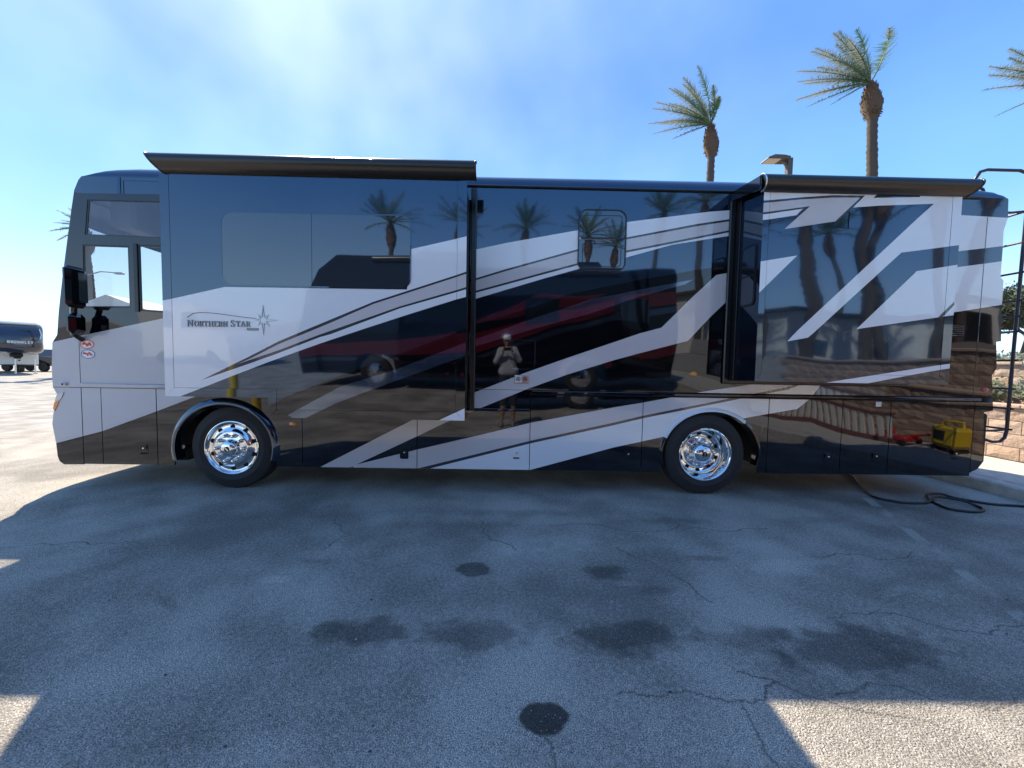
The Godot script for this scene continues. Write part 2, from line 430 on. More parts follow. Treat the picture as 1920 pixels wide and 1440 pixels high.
func materials() -> void:
	# motorhome paint
	# metallic base coats under lacquer
	M.navy = mat(lin(0.034, 0.062, 0.108), 0.05, 0.85, 0.9)
	M.black = mat(lin(0.019, 0.023, 0.033), 0.04, 0.88, 0.8)
	M.slate = mat(lin(0.085, 0.118, 0.190), 0.07, 0.80, 1.0)
	M.white = mat(lin(0.74, 0.76, 0.80), 0.15, 0.0, 1.0)
	M.silver = mat(lin(0.43, 0.47, 0.53), 0.15, 0.0, 1.0)
	M.champagne = mat(lin(0.56, 0.53, 0.55), 0.18, 0.0, 1.0)
	M.pin = mat(lin(0.03, 0.032, 0.045), 0.15, 0.0, 1.0)
	M.gap = mat(lin(0.004, 0.004, 0.005), 0.9)
	M.rubber = mat(lin(0.016, 0.016, 0.017), 0.55)
	M.trim = mat(lin(0.012, 0.012, 0.014), 0.25)
	M.chassis = mat(lin(0.010, 0.010, 0.011), 0.7)
	M.tint = mat(lin(0.058, 0.080, 0.115), 0.02, 0.80, 1.0)
	M.pane = glass(lin(0.10, 0.16, 0.17), 0.16)
	M.pane_sky = glass(lin(0.17, 0.21, 0.29), 0.5)  # pale blue base colour stands in for sky reflected in the transom
	M.chrome = mat(lin(0.80, 0.82, 0.84), 0.05, 1.0)
	M.alu = mat(lin(0.60, 0.61, 0.63), 0.22, 1.0)
	M.awning = mat(lin(0.020, 0.017, 0.015), 0.28)
	M.tyre = mat(lin(0.022, 0.022, 0.024), 0.75)
	M.amber = mat(lin(0.80, 0.28, 0.03), 0.2, 0.0, 1.0)
	M.red_lens = mat(lin(0.45, 0.02, 0.02), 0.2, 0.0, 1.0)
	M.clear_lens = mat(lin(0.55, 0.58, 0.60), 0.08, 0.3, 1.0)
	M.interior = mat(lin(0.30, 0.29, 0.28), 0.8)
	M.interior_dark = mat(lin(0.03, 0.03, 0.032), 0.7)
	M.paper = mat(lin(0.80, 0.80, 0.78), 0.8)
	M.red_print = mat(lin(0.60, 0.05, 0.03), 0.5)
	M.blue_print = mat(lin(0.12, 0.20, 0.45), 0.5)
	M.red_paint = mat(lin(0.105, 0.010, 0.017), 0.12, 0.0, 1.0)
	M.yellow = mat(lin(0.62, 0.42, 0.02), 0.4)
	M.red_plastic = mat(lin(0.50, 0.02, 0.02), 0.4)
	M.post = mat(lin(0.085, 0.068, 0.056), 0.6)
	M.lamp_lens = mat(lin(0.55, 0.50, 0.42), 0.4)
	M.stucco = tri_tex(mat(Color.WHITE, 0.9), noise_tex(41, 0.03, 4, 256, lin(0.58, 0.57, 0.54), lin(0.72, 0.71, 0.68)), 0.5)
	M.concrete = tri_tex(mat(Color.WHITE, 0.85), noise_tex(42, 0.02, 5, 512, lin(0.36, 0.34, 0.31), lin(0.52, 0.50, 0.46)), 0.7, noise_tex(43, 0.2, 3, 256, Color.BLACK, Color.WHITE), 0.15)
	M.bark = tri_tex(mat(Color.WHITE, 0.9), noise_tex(44, 0.06, 4, 256, lin(0.055, 0.043, 0.035), lin(0.15, 0.12, 0.095)), 1.2, noise_tex(45, 0.1, 3, 256, Color.BLACK, Color.WHITE), 3.0, false)
	M.boot = mat(lin(0.10, 0.06, 0.036), 0.85)
	M.frond = mat(lin(0.058, 0.140, 0.046), 0.7)
	M.frond.metallic_specular = 0.2
	M.frond.backlight_enabled = true
	M.frond.backlight = Color(0.5, 0.5, 0.5)
	M.rachis = mat(lin(0.10, 0.14, 0.055), 0.6)
	M.leaf = mat(lin(0.075, 0.125, 0.028), 0.6)
	M.leaf.backlight_enabled = true
	M.leaf.backlight = Color(0.6, 0.6, 0.6)
	M.leaf_grey = mat(lin(0.075, 0.092, 0.048), 0.8)
	M.twig = mat(lin(0.12, 0.10, 0.08), 0.9)
	M.soil = tri_tex(mat(Color.WHITE, 0.95), noise_tex(46, 0.08, 4, 256, lin(0.14, 0.10, 0.07), lin(0.25, 0.20, 0.15)), 1.0)

# ---------------------------------------------------------------- ground
func ground() -> void:
	# tiled grain of the asphalt: aggregate, shared by the near lot and the land beyond
	var grain := noise_tex(61, 0.14, 4, 512, Color(0.50, 0.50, 0.50), Color(1, 1, 1))
	grain.color_ramp.set_offset(0, 0.22); grain.color_ramp.set_offset(1, 0.80)
	var pits := noise_tex(62, 0.10, 3, 512, Color.BLACK, Color.WHITE)
	var far_m := mat(Color.WHITE, 0.9)
	tri_tex(far_m, noise_tex(63, 0.012, 5, 1024, lin(0.17, 0.16, 0.146), lin(0.40, 0.378, 0.345)), 0.09, noise_tex(64, 0.06, 5, 512, Color.BLACK, Color.WHITE), 3.0)
	var mb := MB.new()
	mb.quad(Vector3(-400, -0.004, 400), Vector3(400, -0.004, 400), Vector3(400, -0.004, -400), Vector3(-400, -0.004, -400))
	structure("ground", mb.mesh(far_m))
	var x0 := -9.5; var x1 := 5.86; var z0 := -9.0; var z1 := 2.52
	var lot := mat(lin(1.0, 0.92, 0.80), 0.85)
	lot.albedo_texture = grain
	lot.heightmap_enabled = true
	lot.heightmap_texture = pits
	lot.heightmap_scale = 0.7
	lot.detail_enabled = true
	lot.detail_albedo = ImageTexture.create_from_image(lot_image(x0, x1, z0, z1))
	lot.detail_blend_mode = BaseMaterial3D.BLEND_MODE_MUL
	lot.detail_uv_layer = BaseMaterial3D.DETAIL_UV_2
	mb = MB.new()
	var nx := 48; var nz := 36
	var f := func(i: int, j: int):
		return Vector3(lerpf(x0, x1, float(i) / nx), 0.0, lerpf(z0, z1, float(j) / nz))
	for i in nx:
		for j in nz:
			mb.quad(f.call(i, j + 1), f.call(i + 1, j + 1), f.call(i + 1, j), f.call(i, j))
	for p in mb.v:
		mb.uv.append(Vector2(p.x, p.z) / 0.55)
		mb.uv2.append(Vector2((p.x - x0) / (x1 - x0), (p.z - z0) / (z1 - z0)))
	structure("asphalt_lot", mb.mesh(lot))
	loose_stones()

func lot_image(x0: float, x1: float, z0: float, z1: float) -> Image:
	var w := 2048; var h := 1536
	var px := w / (x1 - x0)
	var a := noise(71, 0.004, 5).get_image(w, h).get_data()      # broad cloudy weathering
	var b := noise(72, 0.011, 5).get_image(w, h).get_data()
	var fine := noise(73, 0.25, 2).get_image(w, h).get_data()
	var lut := PackedByteArray()
	for i in 1001: lut.append(int(Color(i / 1000.0, 0, 0).linear_to_srgb().r * 255))
	var inv := PackedFloat32Array()
	for i in 256: inv.append(Color(i / 255.0, 0, 0).srgb_to_linear().r)
	var tone := PackedByteArray()
	for i in 255 * 22 + 1: tone.append(lut[int(630 * (0.54 + 0.84 * smoothstep(0.24, 0.78, i / 5610.0)))])
	var g := PackedByteArray()
	g.resize(w * h)
	for i in w * h: g[i] = tone[a[i] * 9 + b[i] * 6 + fine[i] * 7]
	# damp and oily spots, worn edges and all: x, z, half sizes, turn, depth, softness, ragged
	var spots := [
		[0.17, -1.515, 0.105, 0.083, 0.0, 0.86, 0.14, 0.22], [-0.23, -2.66, 0.145, 0.10, 0.0, 0.62, 0.22, 0.3], [0.72, -2.64, 0.21, 0.12, 0.1, 0.60, 0.7, 0.4],
		[-0.75, -2.02, 0.34, 0.14, 0.05, 0.56, 0.55, 0.4], [-0.15, -2.0, 0.40, 0.15, 0.0, 0.48, 0.6, 0.4], [0.68, -2.0, 0.42, 0.17, 0.1, 0.56, 0.6, 0.4],
		[1.85, -1.93, 0.66, 0.22, 0.12, 0.58, 0.65, 0.45], [1.35, -1.98, 0.32, 0.15, 0.1, 0.40, 0.75, 0.5], [0.98, -2.42, 0.20, 0.07, 0.2, 0.28, 0.7, 0.3],
		[1.55, -2.85, 0.22, 0.06, 0.0, 0.30, 0.7, 0.3], [-2.0, -2.25, 0.20, 0.05, -0.5, 0.30, 0.7, 0.3], [2.9, -2.6, 0.5, 0.12, 0.3, 0.22, 0.8, 0.5],
		[-1.35, -2.75, 0.16, 0.06, 0.0, 0.24, 0.8, 0.4], [-0.6, -3.4, 0.9, 0.14, 0.0, 0.20, 0.9, 0.4], [1.6, -3.55, 0.5, 0.10, 0.0, 0.34, 0.8, 0.4],
		[0.2, -3.7, 1.4, 0.14, 0.0, 0.22, 0.9, 0.4], [4.3, -3.0, 0.3, 0.10, 0.2, 0.28, 0.8, 0.4], [-3.2, -2.3, 0.9, 0.5, 0.3, 0.15, 0.9, 0.4], [3.0, -3.6, 0.7, 0.14, 0.1, 0.2, 0.9, 0.4],
		[-1.2, -1.55, 0.8, 0.3, 0.2, 0.14, 0.9, 0.4], [-2.6, -1.7, 0.6, 0.4, 0.5, 0.16, 0.9, 0.4], [2.2, -1.4, 0.5, 0.12, 0.1, 0.15, 0.8, 0.5],
		[3.9, -4.1, 0.9, 0.16, -0.3, 0.25, 0.8, 0.4],
		# pale dried patches
		[0.83, -2.50, 0.10, 0.035, 0.1, -0.30, 0.4, 0.3], [0.0, -2.62, 0.5, 0.16, 0.0, -0.12, 0.8, 0.5], [2.1, -2.75, 0.45, 0.12, 0.15, -0.20, 0.5, 0.5],
		[-0.5, -3.0, 1.3, 0.28, 0.0, -0.16, 0.8, 0.5], [1.3, -3.1, 1.2, 0.25, 0.0, -0.12, 0.8, 0.5], [2.6, -2.45, 0.2, 0.06, 0.3, -0.25, 0.5, 0.5], [-1.5, -2.5, 0.12, 0.05, 0.0, -0.2, 0.5, 0.4]]
	var rag := noise(74, 5.0, 4)
	for s in spots:
		var r: float = maxf(s[2], s[3]) * 1.5
		for j in range(maxi(0, int((s[1] - r - z0) * px)), mini(h, int((s[1] + r - z0) * px))):
			for i in range(maxi(0, int((s[0] - r - x0) * px)), mini(w, int((s[0] + r - x0) * px))):
				var x := x0 + i / px; var z := z0 + j / px
				var q: Vector2 = Vector2(x - s[0], z - s[1]).rotated(s[4]) / Vector2(s[2], s[3])
				var d: float = q.length() + s[7] * rag.get_noise_2d(x, z * 1.3)
				var k: float = smoothstep(1.0, 1.0 - s[6], d)
				if k <= 0: continue
				g[j * w + i] = lut[int(1000 * minf(inv[g[j * w + i]] * (1.0 - k * s[5]), 1.0))]
	# cracks
	var rng := RandomNumberGenerator.new()
	rng.seed = 8
	var cracks := [
		[Vector2(0.52, -1.63), Vector2(0.72, -1.62), Vector2(0.85, -1.65), Vector2(1.03, -1.60), Vector2(1.16, -1.60), Vector2(1.22, -1.68), Vector2(1.3, -1.70)],
		[Vector2(1.13, -1.76), Vector2(1.25, -1.72), Vector2(1.40, -1.61), Vector2(1.55, -1.54), Vector2(1.8, -1.48)], [Vector2(1.04, -1.58), Vector2(1.02, -1.44), Vector2(1.02, -1.30), Vector2(1.06, -1.1)],
		[Vector2(0.17, -1.43), Vector2(0.2, -1.33), Vector2(0.19, -1.2)], [Vector2(1.5, -1.63), Vector2(1.62, -1.66), Vector2(1.95, -1.60), Vector2(2.3, -1.62)],
		[Vector2(0.9, -3.0), Vector2(1.1, -2.8), Vector2(1.25, -2.5), Vector2(1.3, -2.3)], [Vector2(-1.6, -3.6), Vector2(-1.3, -3.2), Vector2(-1.4, -2.9)], [Vector2(-0.2, -3.5), Vector2(-0.1, -3.1), Vector2(0.1, -2.95)],
		[Vector2(1.9, -2.15), Vector2(2.2, -2.2), Vector2(2.6, -2.05), Vector2(3.0, -2.1)], [Vector2(2.4, -2.9), Vector2(2.9, -2.85), Vector2(3.3, -3.0)], [Vector2(0.4, -3.4), Vector2(1.0, -3.35), Vector2(1.6, -3.45), Vector2(2.4, -3.4)],
		[Vector2(-4, -2.8), Vector2(-3.3, -3.0), Vector2(-2.6, -2.95)]]
	for c in cracks:
		var line: Array = c
		for pass_ in 5:
			var more := [line[0]]
			for i in line.size() - 1:
				var d: Vector2 = line[i + 1] - line[i]
				more.append((line[i] + line[i + 1]) / 2 + d.orthogonal() * rng.randf_range(-0.16, 0.16))
				more.append(line[i + 1])
			line = more
		for i in line.size() - 1:
			var steps := int(line[i].distance_to(line[i + 1]) * px * 2) + 1
			var deep := 0.46 + 0.40 * rag.get_noise_2d(line[i].x * 0.6, line[i].y * 0.6)
			for t in steps:
				var q: Vector2 = line[i].lerp(line[i + 1], float(t) / steps)
				var at := int((q.y - z0) * px) * w + int((q.x - x0) * px)
				if at > 0 and at < w * h - 1:
					g[at] = mini(g[at], lut[int(480 * (1 - deep))])
	# a worn parking stripe
	var p0 := Vector2(4.66, -5.35); var p1 := Vector2(3.0, -2.0)
	var dir := (p1 - p0).normalized()
	var wear := noise(75, 3.0, 5)
	for j in range(int((-7.0 - z0) * px), int((-1.9 - z0) * px)):
		for i in range(int((2.8 - x0) * px), w):
			var q := Vector2(x0 + i / px, z0 + j / px)
			var off := absf((q - p0).cross(dir))
			if off > 0.055: continue
			var k := smoothstep(-0.25, 0.45, wear.get_noise_2dv(q) + 0.12 - 0.16 * smoothstep(-4.2, -2.4, q.y)) * 0.6
			g[j * w + i] = lut[int(1000 * lerpf(inv[g[j * w + i]], 0.97, k * smoothstep(0.055, 0.035, off)))]
	return Image.create_from_data(w, h, false, Image.FORMAT_L8, g)

# loose grit: chips lying on the asphalt, too many to count
func loose_stones() -> void:
	var rng := RandomNumberGenerator.new()
	rng.seed = 31
	var sets := [[mat(lin(0.40, 0.39, 0.37), 0.8), 6500], [mat(lin(0.05, 0.05, 0.05), 0.8), 2600]]
	var m := ArrayMesh.new()
	for s in sets:
		var mb := MB.new()
		for i in s[1]:
			var z := -1.15 - 4.0 * pow(rng.randf(), 1.6)
			var p := Vector3(rng.randf_range(-1.45, 1.45) * absf(z), 0, z)
			if p.x > 5.7: continue
			var r := rng.randf_range(0.0012, 0.0030) * (2.4 if rng.randf() < 0.03 else 1.0)
			var q := []
			for k in 5:
				var a := TAU * (k + rng.randf() * 0.6) / 5
				q.append(p + Vector3(cos(a) * r * rng.randf_range(0.8, 1.6), 0.0, sin(a) * r))
			var top := p + Vector3(0, r * 0.9, 0)
			for k in 5: mb.tri(q[(k + 1) % 5], q[k], top)
		mb.add_to(m, s[0])
	var o := single("grit", m, Vector3.ZERO)
	tag(o, "small loose stone chips scattered over the grey asphalt", "grit", "", "stuff")

# ---------------------------------------------------------------- kerb, walls, planting
func wall_and_planting() -> void:
	var rng := RandomNumberGenerator.new()
	rng.seed = 14
	# kerb and pavement
	var mb := MB.new()
	mb.b2(Vector3(6.16, -0.1, -14), Vector3(7.66, 0.125, 9.5), 0.006)
	structure("pavement", mb.mesh(M.concrete))
	var kerb := Node3D.new()
	kerb.name = "kerb"
	add_child(kerb)
	kerb.set_meta("kind", "structure")
	var stone := MB.new()
	stone.box(Vector3(0, 0.018, 0), Vector3(0.24, 0.25, 1.99), 0.02)
	var stone_m := stone.mesh(M.concrete)
	var red := mat(lin(0.42, 0.13, 0.10), 0.9)
	for i in 12:
		var z := -13.0 + i * 2.0
		var o := part(kerb, "kerb_stone", stone_m, true)
		o.position = Vector3(5.99, 0, z)
		# what is left of a red painted line
		var rb := MB.new()
		var a := -0.98
		while a < 0.95:
			var b := minf(a + rng.randf_range(0.15, 0.5), 0.98)
			rb.quad(Vector3(0.073, 0.1455, b), Vector3(0.073 + rng.randf_range(0.014, 0.024), 0.1455, b), Vector3(0.073 + rng.randf_range(0.014, 0.024), 0.1455, a), Vector3(0.073, 0.1455, a))
			a = b + rng.randf_range(0.0, 0.05)
		var q := part(kerb, "painted_line", rb.mesh(red), true)
		q.position = o.position
	# two retaining walls of split-faced blocks, the upper one set back
	var tones := []
	var bump := noise_tex(47, 0.06, 4, 256, Color.BLACK, Color.WHITE)
	for t in [[0.44, 0.315, 0.235], [0.47, 0.35, 0.27], [0.41, 0.30, 0.235], [0.46, 0.33, 0.24]]:
		var m := tri_tex(mat(Color.WHITE, 0.9), noise_tex(48 + tones.size(), 0.05, 4, 256, lin(t[0] * 0.82, t[1] * 0.82, t[2] * 0.82), lin(t[0] * 1.12, t[1] * 1.12, t[2] * 1.12)), 1.4, bump, 0.5)
		tones.append(m)
	var variants := []
	for t in tones:
		for k in 2:
			var b := MB.new()
			var g := []
			for j in 4:   # rough split face towards -x
				var row := []
				for i in 5: row.append(Vector3((-0.006 - rng.randf() * 0.014) if i % 4 and j % 3 else 0.0, -0.0955 + j * 0.191 / 3, -0.1945 + i * 0.389 / 4))
				g.append(row)
			for j in 3:
				for i in 4: b.quad(g[j][i], g[j][i + 1], g[j + 1][i + 1], g[j + 1][i])
			b.b2(Vector3(0.0005, -0.0955, -0.1945), Vector3(0.22, 0.0955, 0.1945))
			variants.append(b.mesh(t))
	for w in [["lower", 7.70, 0.125, 4, "tan block retaining wall rising from the pavement behind the motorhome's tail"], ["upper", 8.50, 0.79, 4, "upper tan block wall set back above the planted ledge"]]:
		var o := thing("retaining_wall", w[4], "wall", Vector3(w[1], w[2], -2))
		var core := MB.new()
		core.b2(Vector3(w[1] + 0.02, w[2] - (0.2 if w[0] == "lower" else 0.0), -13.0), Vector3(w[1] + 0.2, w[2] + w[3] * 0.2 - 0.012, 9.3))
		part(o, "mortar", core.mesh(M.concrete))
		for j in w[3]:
			for i in 34:
				var z: float = -9.4 + i * 0.4 + (0.2 if j % 2 else 0.0)
				var q := part(o, "block", variants[rng.randi() % variants.size()], true)
				q.position = Vector3(0, 0.1 + j * 0.2, z + 2)
		var cap := MB.new()
		var caps := MB.new()
		caps.box(Vector3.ZERO, Vector3(0.30, 0.05, 0.594), 0.008)
		var cm := caps.mesh(tones[1])
		for i in 23:
			var q := part(o, "cap_stone", cm, true)
			q.position = Vector3(0.10, w[3] * 0.2 + 0.026, -7.5 + i * 0.6)
	mb = MB.new()
	mb.b2(Vector3(7.93, 0.2, -13), Vector3(8.48, 0.90, 9.3))
	structure("planting_ledge", mb.mesh(M.soil))
	mb = MB.new()
	mb.b2(Vector3(8.73, 0.2, -40), Vector3(60, 1.58, 9.3))
	structure("upper_terrace", mb.mesh(M.soil))
	# shrubs on the ledge and on the terrace
	for i in 5: shrub("leafy_shrub", "low leafy yellow green shrub on the ledge between the two block walls", Vector3(8.2, 0.90, -7.6 + i * 0.62), 0.42, 0.42, M.leaf, 300 + i, "shrubs on the wall ledge", 0.085, 560)
	for i in 4: shrub("ground_cover_shrub", "low bright green ground cover along the top of the upper wall", Vector3(9.3, 1.58, -8.6 + i * 0.75), 0.55, 0.22, M.leaf, 320 + i, "ground cover above the upper wall", 0.06, 600)
	for a in [[11.6, -8.2, 2.3, 331], [13.6, -9.4, 2.3, 332], [15.5, -11.5, 2.9, 333], [11.4, -9.4, 1.9, 334], [17.5, -12.0, 2.6, 335], [14.6, -10.4, 2.2, 336]]:
		dry_tree(Vector3(a[0], 1.58, a[1]), a[2], a[3])

func leaf_quad(mb: MB, p: Vector3, d: Vector3, l: float, w: float, rng: RandomNumberGenerator) -> void:
	var s := d.cross(Vector3(rng.randf() - 0.5, rng.randf() - 0.5, rng.randf() - 0.5)).normalized() * w
	var m := p + d * l * 0.5
	mb.tri(p, m - s, p + d * l)
	mb.tri(p, p + d * l, m + s)
func shrub(called: String, label: String, at: Vector3, r: float, h: float, m: Material, seed_: int, group: String, leaf: float, count: int) -> void:
	var rng := RandomNumberGenerator.new()
	rng.seed = seed_
	var o := thing(called, label, "shrub", at, group)
	var stems := MB.new(); var leaves := MB.new()
	for k in 14:
		var a := rng.randf() * TAU
		var tip := Vector3(cos(a) * r * rng.randf_range(0.2, 0.9), h * rng.randf_range(0.5, 1.0), sin(a) * r * rng.randf_range(0.2, 0.9))
		stems.tube([Vector3(tip.x * 0.1, 0, tip.z * 0.1), tip * 0.5 + Vector3(0, h * 0.1, 0), tip], [0.006, 0.004, 0.002], 4, false)
		for i in count / 14:
			var c: Vector3 = tip * rng.randf_range(0.35, 1.0) + Vector3(rng.randfn(0, 0.07), rng.randfn(0, 0.05) + 0.03, rng.randfn(0, 0.07))
			c.y = maxf(c.y, 0.02)
			leaf_quad(leaves, c, Vector3(rng.randfn(0, 1), rng.randfn(0.5, 0.6), rng.randfn(0, 1)).normalized(), leaf * rng.randf_range(0.7, 1.4), leaf * 0.25, rng)
	part(o, "stem", stems.mesh(M.twig), true)
	part(o, "foliage", leaves.mesh(m), true)
func dry_tree(at: Vector3, h: float, seed_: int) -> void:
	var rng := RandomNumberGenerator.new()
	rng.seed = seed_
	var o := thing("desert_tree", "wispy grey green desert tree on the terrace above the block walls", "tree", at, "desert trees on the terrace")
	var wood := MB.new(); var leaves := MB.new()
	var todo := [[Vector3.ZERO, Vector3(rng.randfn(0, 0.2), 1, rng.randfn(0, 0.2)).normalized(), h * 0.35, 0.07, 0]]
	while todo:
		var t: Array = todo.pop_back()
		var e: Vector3 = t[0] + t[1] * t[2]
		wood.tube([t[0], (t[0] + e) / 2 + Vector3(rng.randfn(0, 0.04), 0, rng.randfn(0, 0.04)), e], [t[3], t[3] * 0.8, t[3] * 0.6], 5, false)
		if t[4] < 4:
			for k in (4 if t[4] == 0 else 3):
				var d: Vector3 = (t[1] + Vector3(rng.randfn(0, 0.65), rng.randfn(0.05, 0.35), rng.randfn(0, 0.65))).normalized()
				todo.append([e, d, t[2] * rng.randf_range(0.5, 0.8), t[3] * 0.55, t[4] + 1])
		if t[4] >= 3:
			for i in 34: leaf_quad(leaves, t[0].lerp(e, rng.randf()) + Vector3(rng.randfn(0, 0.06), rng.randfn(0, 0.06), rng.randfn(0, 0.06)), Vector3(rng.randfn(0, 1), rng.randfn(0, 1), rng.randfn(0, 1)).normalized(), 0.085, 0.016, rng)
	part(o, "trunk", wood.mesh(M.twig), true)
	part(o, "crown", leaves.mesh(M.leaf_grey), true)

# ---------------------------------------------------------------- the motorhome
func ring(mb: MB, a: PackedVector2Array, b: PackedVector2Array, z0: float, z1: float) -> void:
	for i in a.size():
		var j := (i + 1) % a.size()
		mb.quad(Vector3(b[i].x, b[i].y, z1), Vector3(a[i].x, a[i].y, z1), Vector3(a[j].x, a[j].y, z1), Vector3(b[j].x, b[j].y, z1))
		mb.quad(Vector3(a[i].x, a[i].y, z0), Vector3(a[j].x, a[j].y, z0), Vector3(a[j].x, a[j].y, z1), Vector3(a[i].x, a[i].y, z1))
		mb.quad(Vector3(b[j].x, b[j].y, z0), Vector3(b[i].x, b[i].y, z0), Vector3(b[i].x, b[i].y, z1), Vector3(b[j].x, b[j].y, z1))
func profile_x(p: PackedVector2Array, y: float) -> float:
	for i in p.size() - 1:
		if (p[i].y >= y) and (p[i + 1].y <= y):
			return lerpf(p[i].x, p[i + 1].x, (p[i].y - y) / maxf(p[i].y - p[i + 1].y, 1e-5))
	return p[p.size() - 1].x
func profile_between(p: PackedVector2Array, y1: float, y0: float) -> PackedVector2Array:
	var q := PackedVector2Array([Vector2(profile_x(p, y1), y1)])
	for i in p.size():
		if p[i].y < y1 - 0.002 and p[i].y > y0 + 0.002: q.append(p[i])
	q.append(Vector2(profile_x(p, y0), y0))
	return q
func roof_y(x: float, front: PackedVector2Array, rear: PackedVector2Array) -> float:
	if x < front[0].x:
		for i in range(0, front.size() - 1):
			if front[i].x >= x and front[i + 1].x <= x: return lerpf(front[i].y, front[i + 1].y, (front[i].x - x) / maxf(front[i].x - front[i + 1].x, 1e-5))
	if x > rear[0].x:
		for i in range(0, rear.size() - 1):
			if rear[i].x <= x and rear[i + 1].x >= x: return lerpf(rear[i].y, rear[i + 1].y, (x - rear[i].x) / maxf(rear[i + 1].x - rear[i].x, 1e-5))
	return lerpf(3.535, 3.555, smoothstep(-4.0, 5.0, x))

func motorhome() -> void:
	var o := thing("motorhome", "long glossy navy and white motorhome with champagne swooshes and two slide-outs extended", "motorhome", Vector3(0.25, 0, -5.56))
	var front := poly("front_profile"); var rear := poly("rear_profile")
	var LB := [["black", poly("b_low")], ["slate", poly("b_slate")], ["silver", poly("f_silver")], ["black", poly("f_black")], ["black", rect(4.3, 1.0, 5.8, 2.4)], ["white", poly("b_white")], ["pin", poly("b_pin1")],
		["champagne", poly("b_champ")], ["pin", poly("b_pin2")], ["champagne", poly("b_stripe_a")], ["champagne", poly("b_stripe_b")], ["white", poly("b_stripe_c")], ["pin", poly("b_pin_b")], ["white", poly("r_w1")], ["white", poly("r_w2")]]
	var lean := Vector2(0, -0.044)
	# --- upper wall
	var w := profile_between(front, 3.39, 1.118)
	var back := profile_between(rear, 3.39, 1.17)
	var ol := w.duplicate()
	for q in [Vector2(-3.3, 1.118), Vector2(-3.3, 1.17)]: ol.append(q)
	for i in range(back.size() - 1, -1, -1): ol.append(back[i])
	var holes := [poly("win_transom"), poly("win_a"), poly("win_b")]
	part(o, "side_wall", panel(ol, LB, "navy", {"holes": holes, "lean": lean, "amp": 0.007, "edge": "black"}))
	# --- roof with rounded cove, front and rear caps
	var mb := MB.new()
	var xs := [-4.604, -4.572, -4.491, -4.388, -4.275, -4.048, -3.0, -1.5, 0.0, 1.5, 3.0, 4.0, 4.978, 5.208, 5.415, 5.503, 5.532]
	var arc := func(x: float, k: int, far: bool):
		var t := PI / 2 * k / 6
		var top := maxf(roof_y(x, front, rear), 3.3901)
		var p := Vector3(x, 3.39 + (top - 3.39) * sin(t), WALL - 0.15 * (1 - cos(t)))
		var nn := Vector3(0, sin(t), cos(t))
		if far: p.z = FAR + (WALL - p.z); nn.z = -nn.z
		return [p, nn]
	for i in xs.size() - 1:
		for k in 6:
			var a = arc.call(xs[i], k, false); var b = arc.call(xs[i + 1], k, false); var c = arc.call(xs[i + 1], k + 1, false); var d = arc.call(xs[i], k + 1, false)
			mb.quads(a[0], b[0], c[0], d[0], a[1], b[1], c[1], d[1])
			a = arc.call(xs[i], k, true); b = arc.call(xs[i + 1], k, true); c = arc.call(xs[i + 1], k + 1, true); d = arc.call(xs[i], k + 1, true)
			mb.quads(b[0], a[0], d[0], c[0], b[1], a[1], d[1], c[1])
		var p = arc.call(xs[i], 6, false)[0]; var q = arc.call(xs[i + 1], 6, false)[0]; var r = arc.call(xs[i + 1], 6, true)[0]; var s = arc.call(xs[i], 6, true)[0]
		mb.quad(p, q, r, s)
	part(o, "roof", mb.mesh(M.navy))
	var across := func(q: Vector2, k: int, bulge: float):
		var u := -1.0 + 2.0 * k / 14
		return Vector3(q.x + bulge * (1 - u * u * u * u), q.y, lerpf(WALL, FAR, k / 14.0))
	var zones := {"navy": MB.new(), "black": MB.new(), "silver": MB.new()}
	var shield := MB.new(); var cabin := MB.new()
	var prof := profile_between(front, 3.39, 0.252)
	var fine := PackedVector2Array()
	for y in [3.39, 3.245, 3.1, 2.93, 2.71, 2.5, 2.31, 2.1, 1.94, 1.80, 1.69, 1.6, 1.33, 1.11, 1.04, 0.82, 0.70, 0.58, 0.47, 0.35, 0.28, 0.252]: fine.append(Vector2(profile_x(front, y), y))
	for i in fine.size() - 1:
		for k in 14:
			var a = across.call(fine[i], k, -0.14); var b = across.call(fine[i + 1], k, -0.14); var c = across.call(fine[i + 1], k + 1, -0.14); var d = across.call(fine[i], k + 1, -0.14)
			var y := fine[i].y
			if y < 2.94 and y > 1.70 and k > 0 and k < 13: shield.quad(a, d, c, b)
			else: zones["navy" if y > 2.9 else ("black" if y > 1.62 or y < 0.48 else "silver")].quad(a, d, c, b)
	var fm := ArrayMesh.new()
	for k in zones: zones[k].add_to(fm, M[k])
	part(o, "front_cap", fm)
	part(o, "windshield", shield.mesh(M.pane))
	mb = MB.new()
	var rp := profile_between(rear, 3.39, 0.342)
	for i in rp.size() - 1:
		for k in 14: mb.quad(across.call(rp[i], k, 0.05), across.call(rp[i + 1], k, 0.05), across.call(rp[i + 1], k + 1, 0.05), across.call(rp[i], k + 1, 0.05))
	part(o, "rear_cap", mb.mesh(M.silver))
	# --- core behind the panels, floor, chassis; open wheel wells
	mb = MB.new()
	mb.b2(Vector3(-3.3, 1.15, FAR + 0.02), Vector3(5.4, 3.40, WALL - 0.022))
	part(o, "body_core", mb.mesh(M.gap))
	mb = MB.new()
	for x in [[-2.45, 1.62], [3.0, 5.3]]: mb.b2(Vector3(x[0], 0.30, FAR + 0.03), Vector3(x[1], 1.16, WALL - 0.03))
	mb.b2(Vector3(-4.86, 0.34, FAR + 0.2), Vector3(-3.88, 1.10, WALL - 0.03))
	mb.b2(Vector3(-3.9, 0.62, -5.15), Vector3(3.2, 0.80, -5.05)); mb.b2(Vector3(-3.9, 0.62, -6.07), Vector3(3.2, 0.80, -5.97))
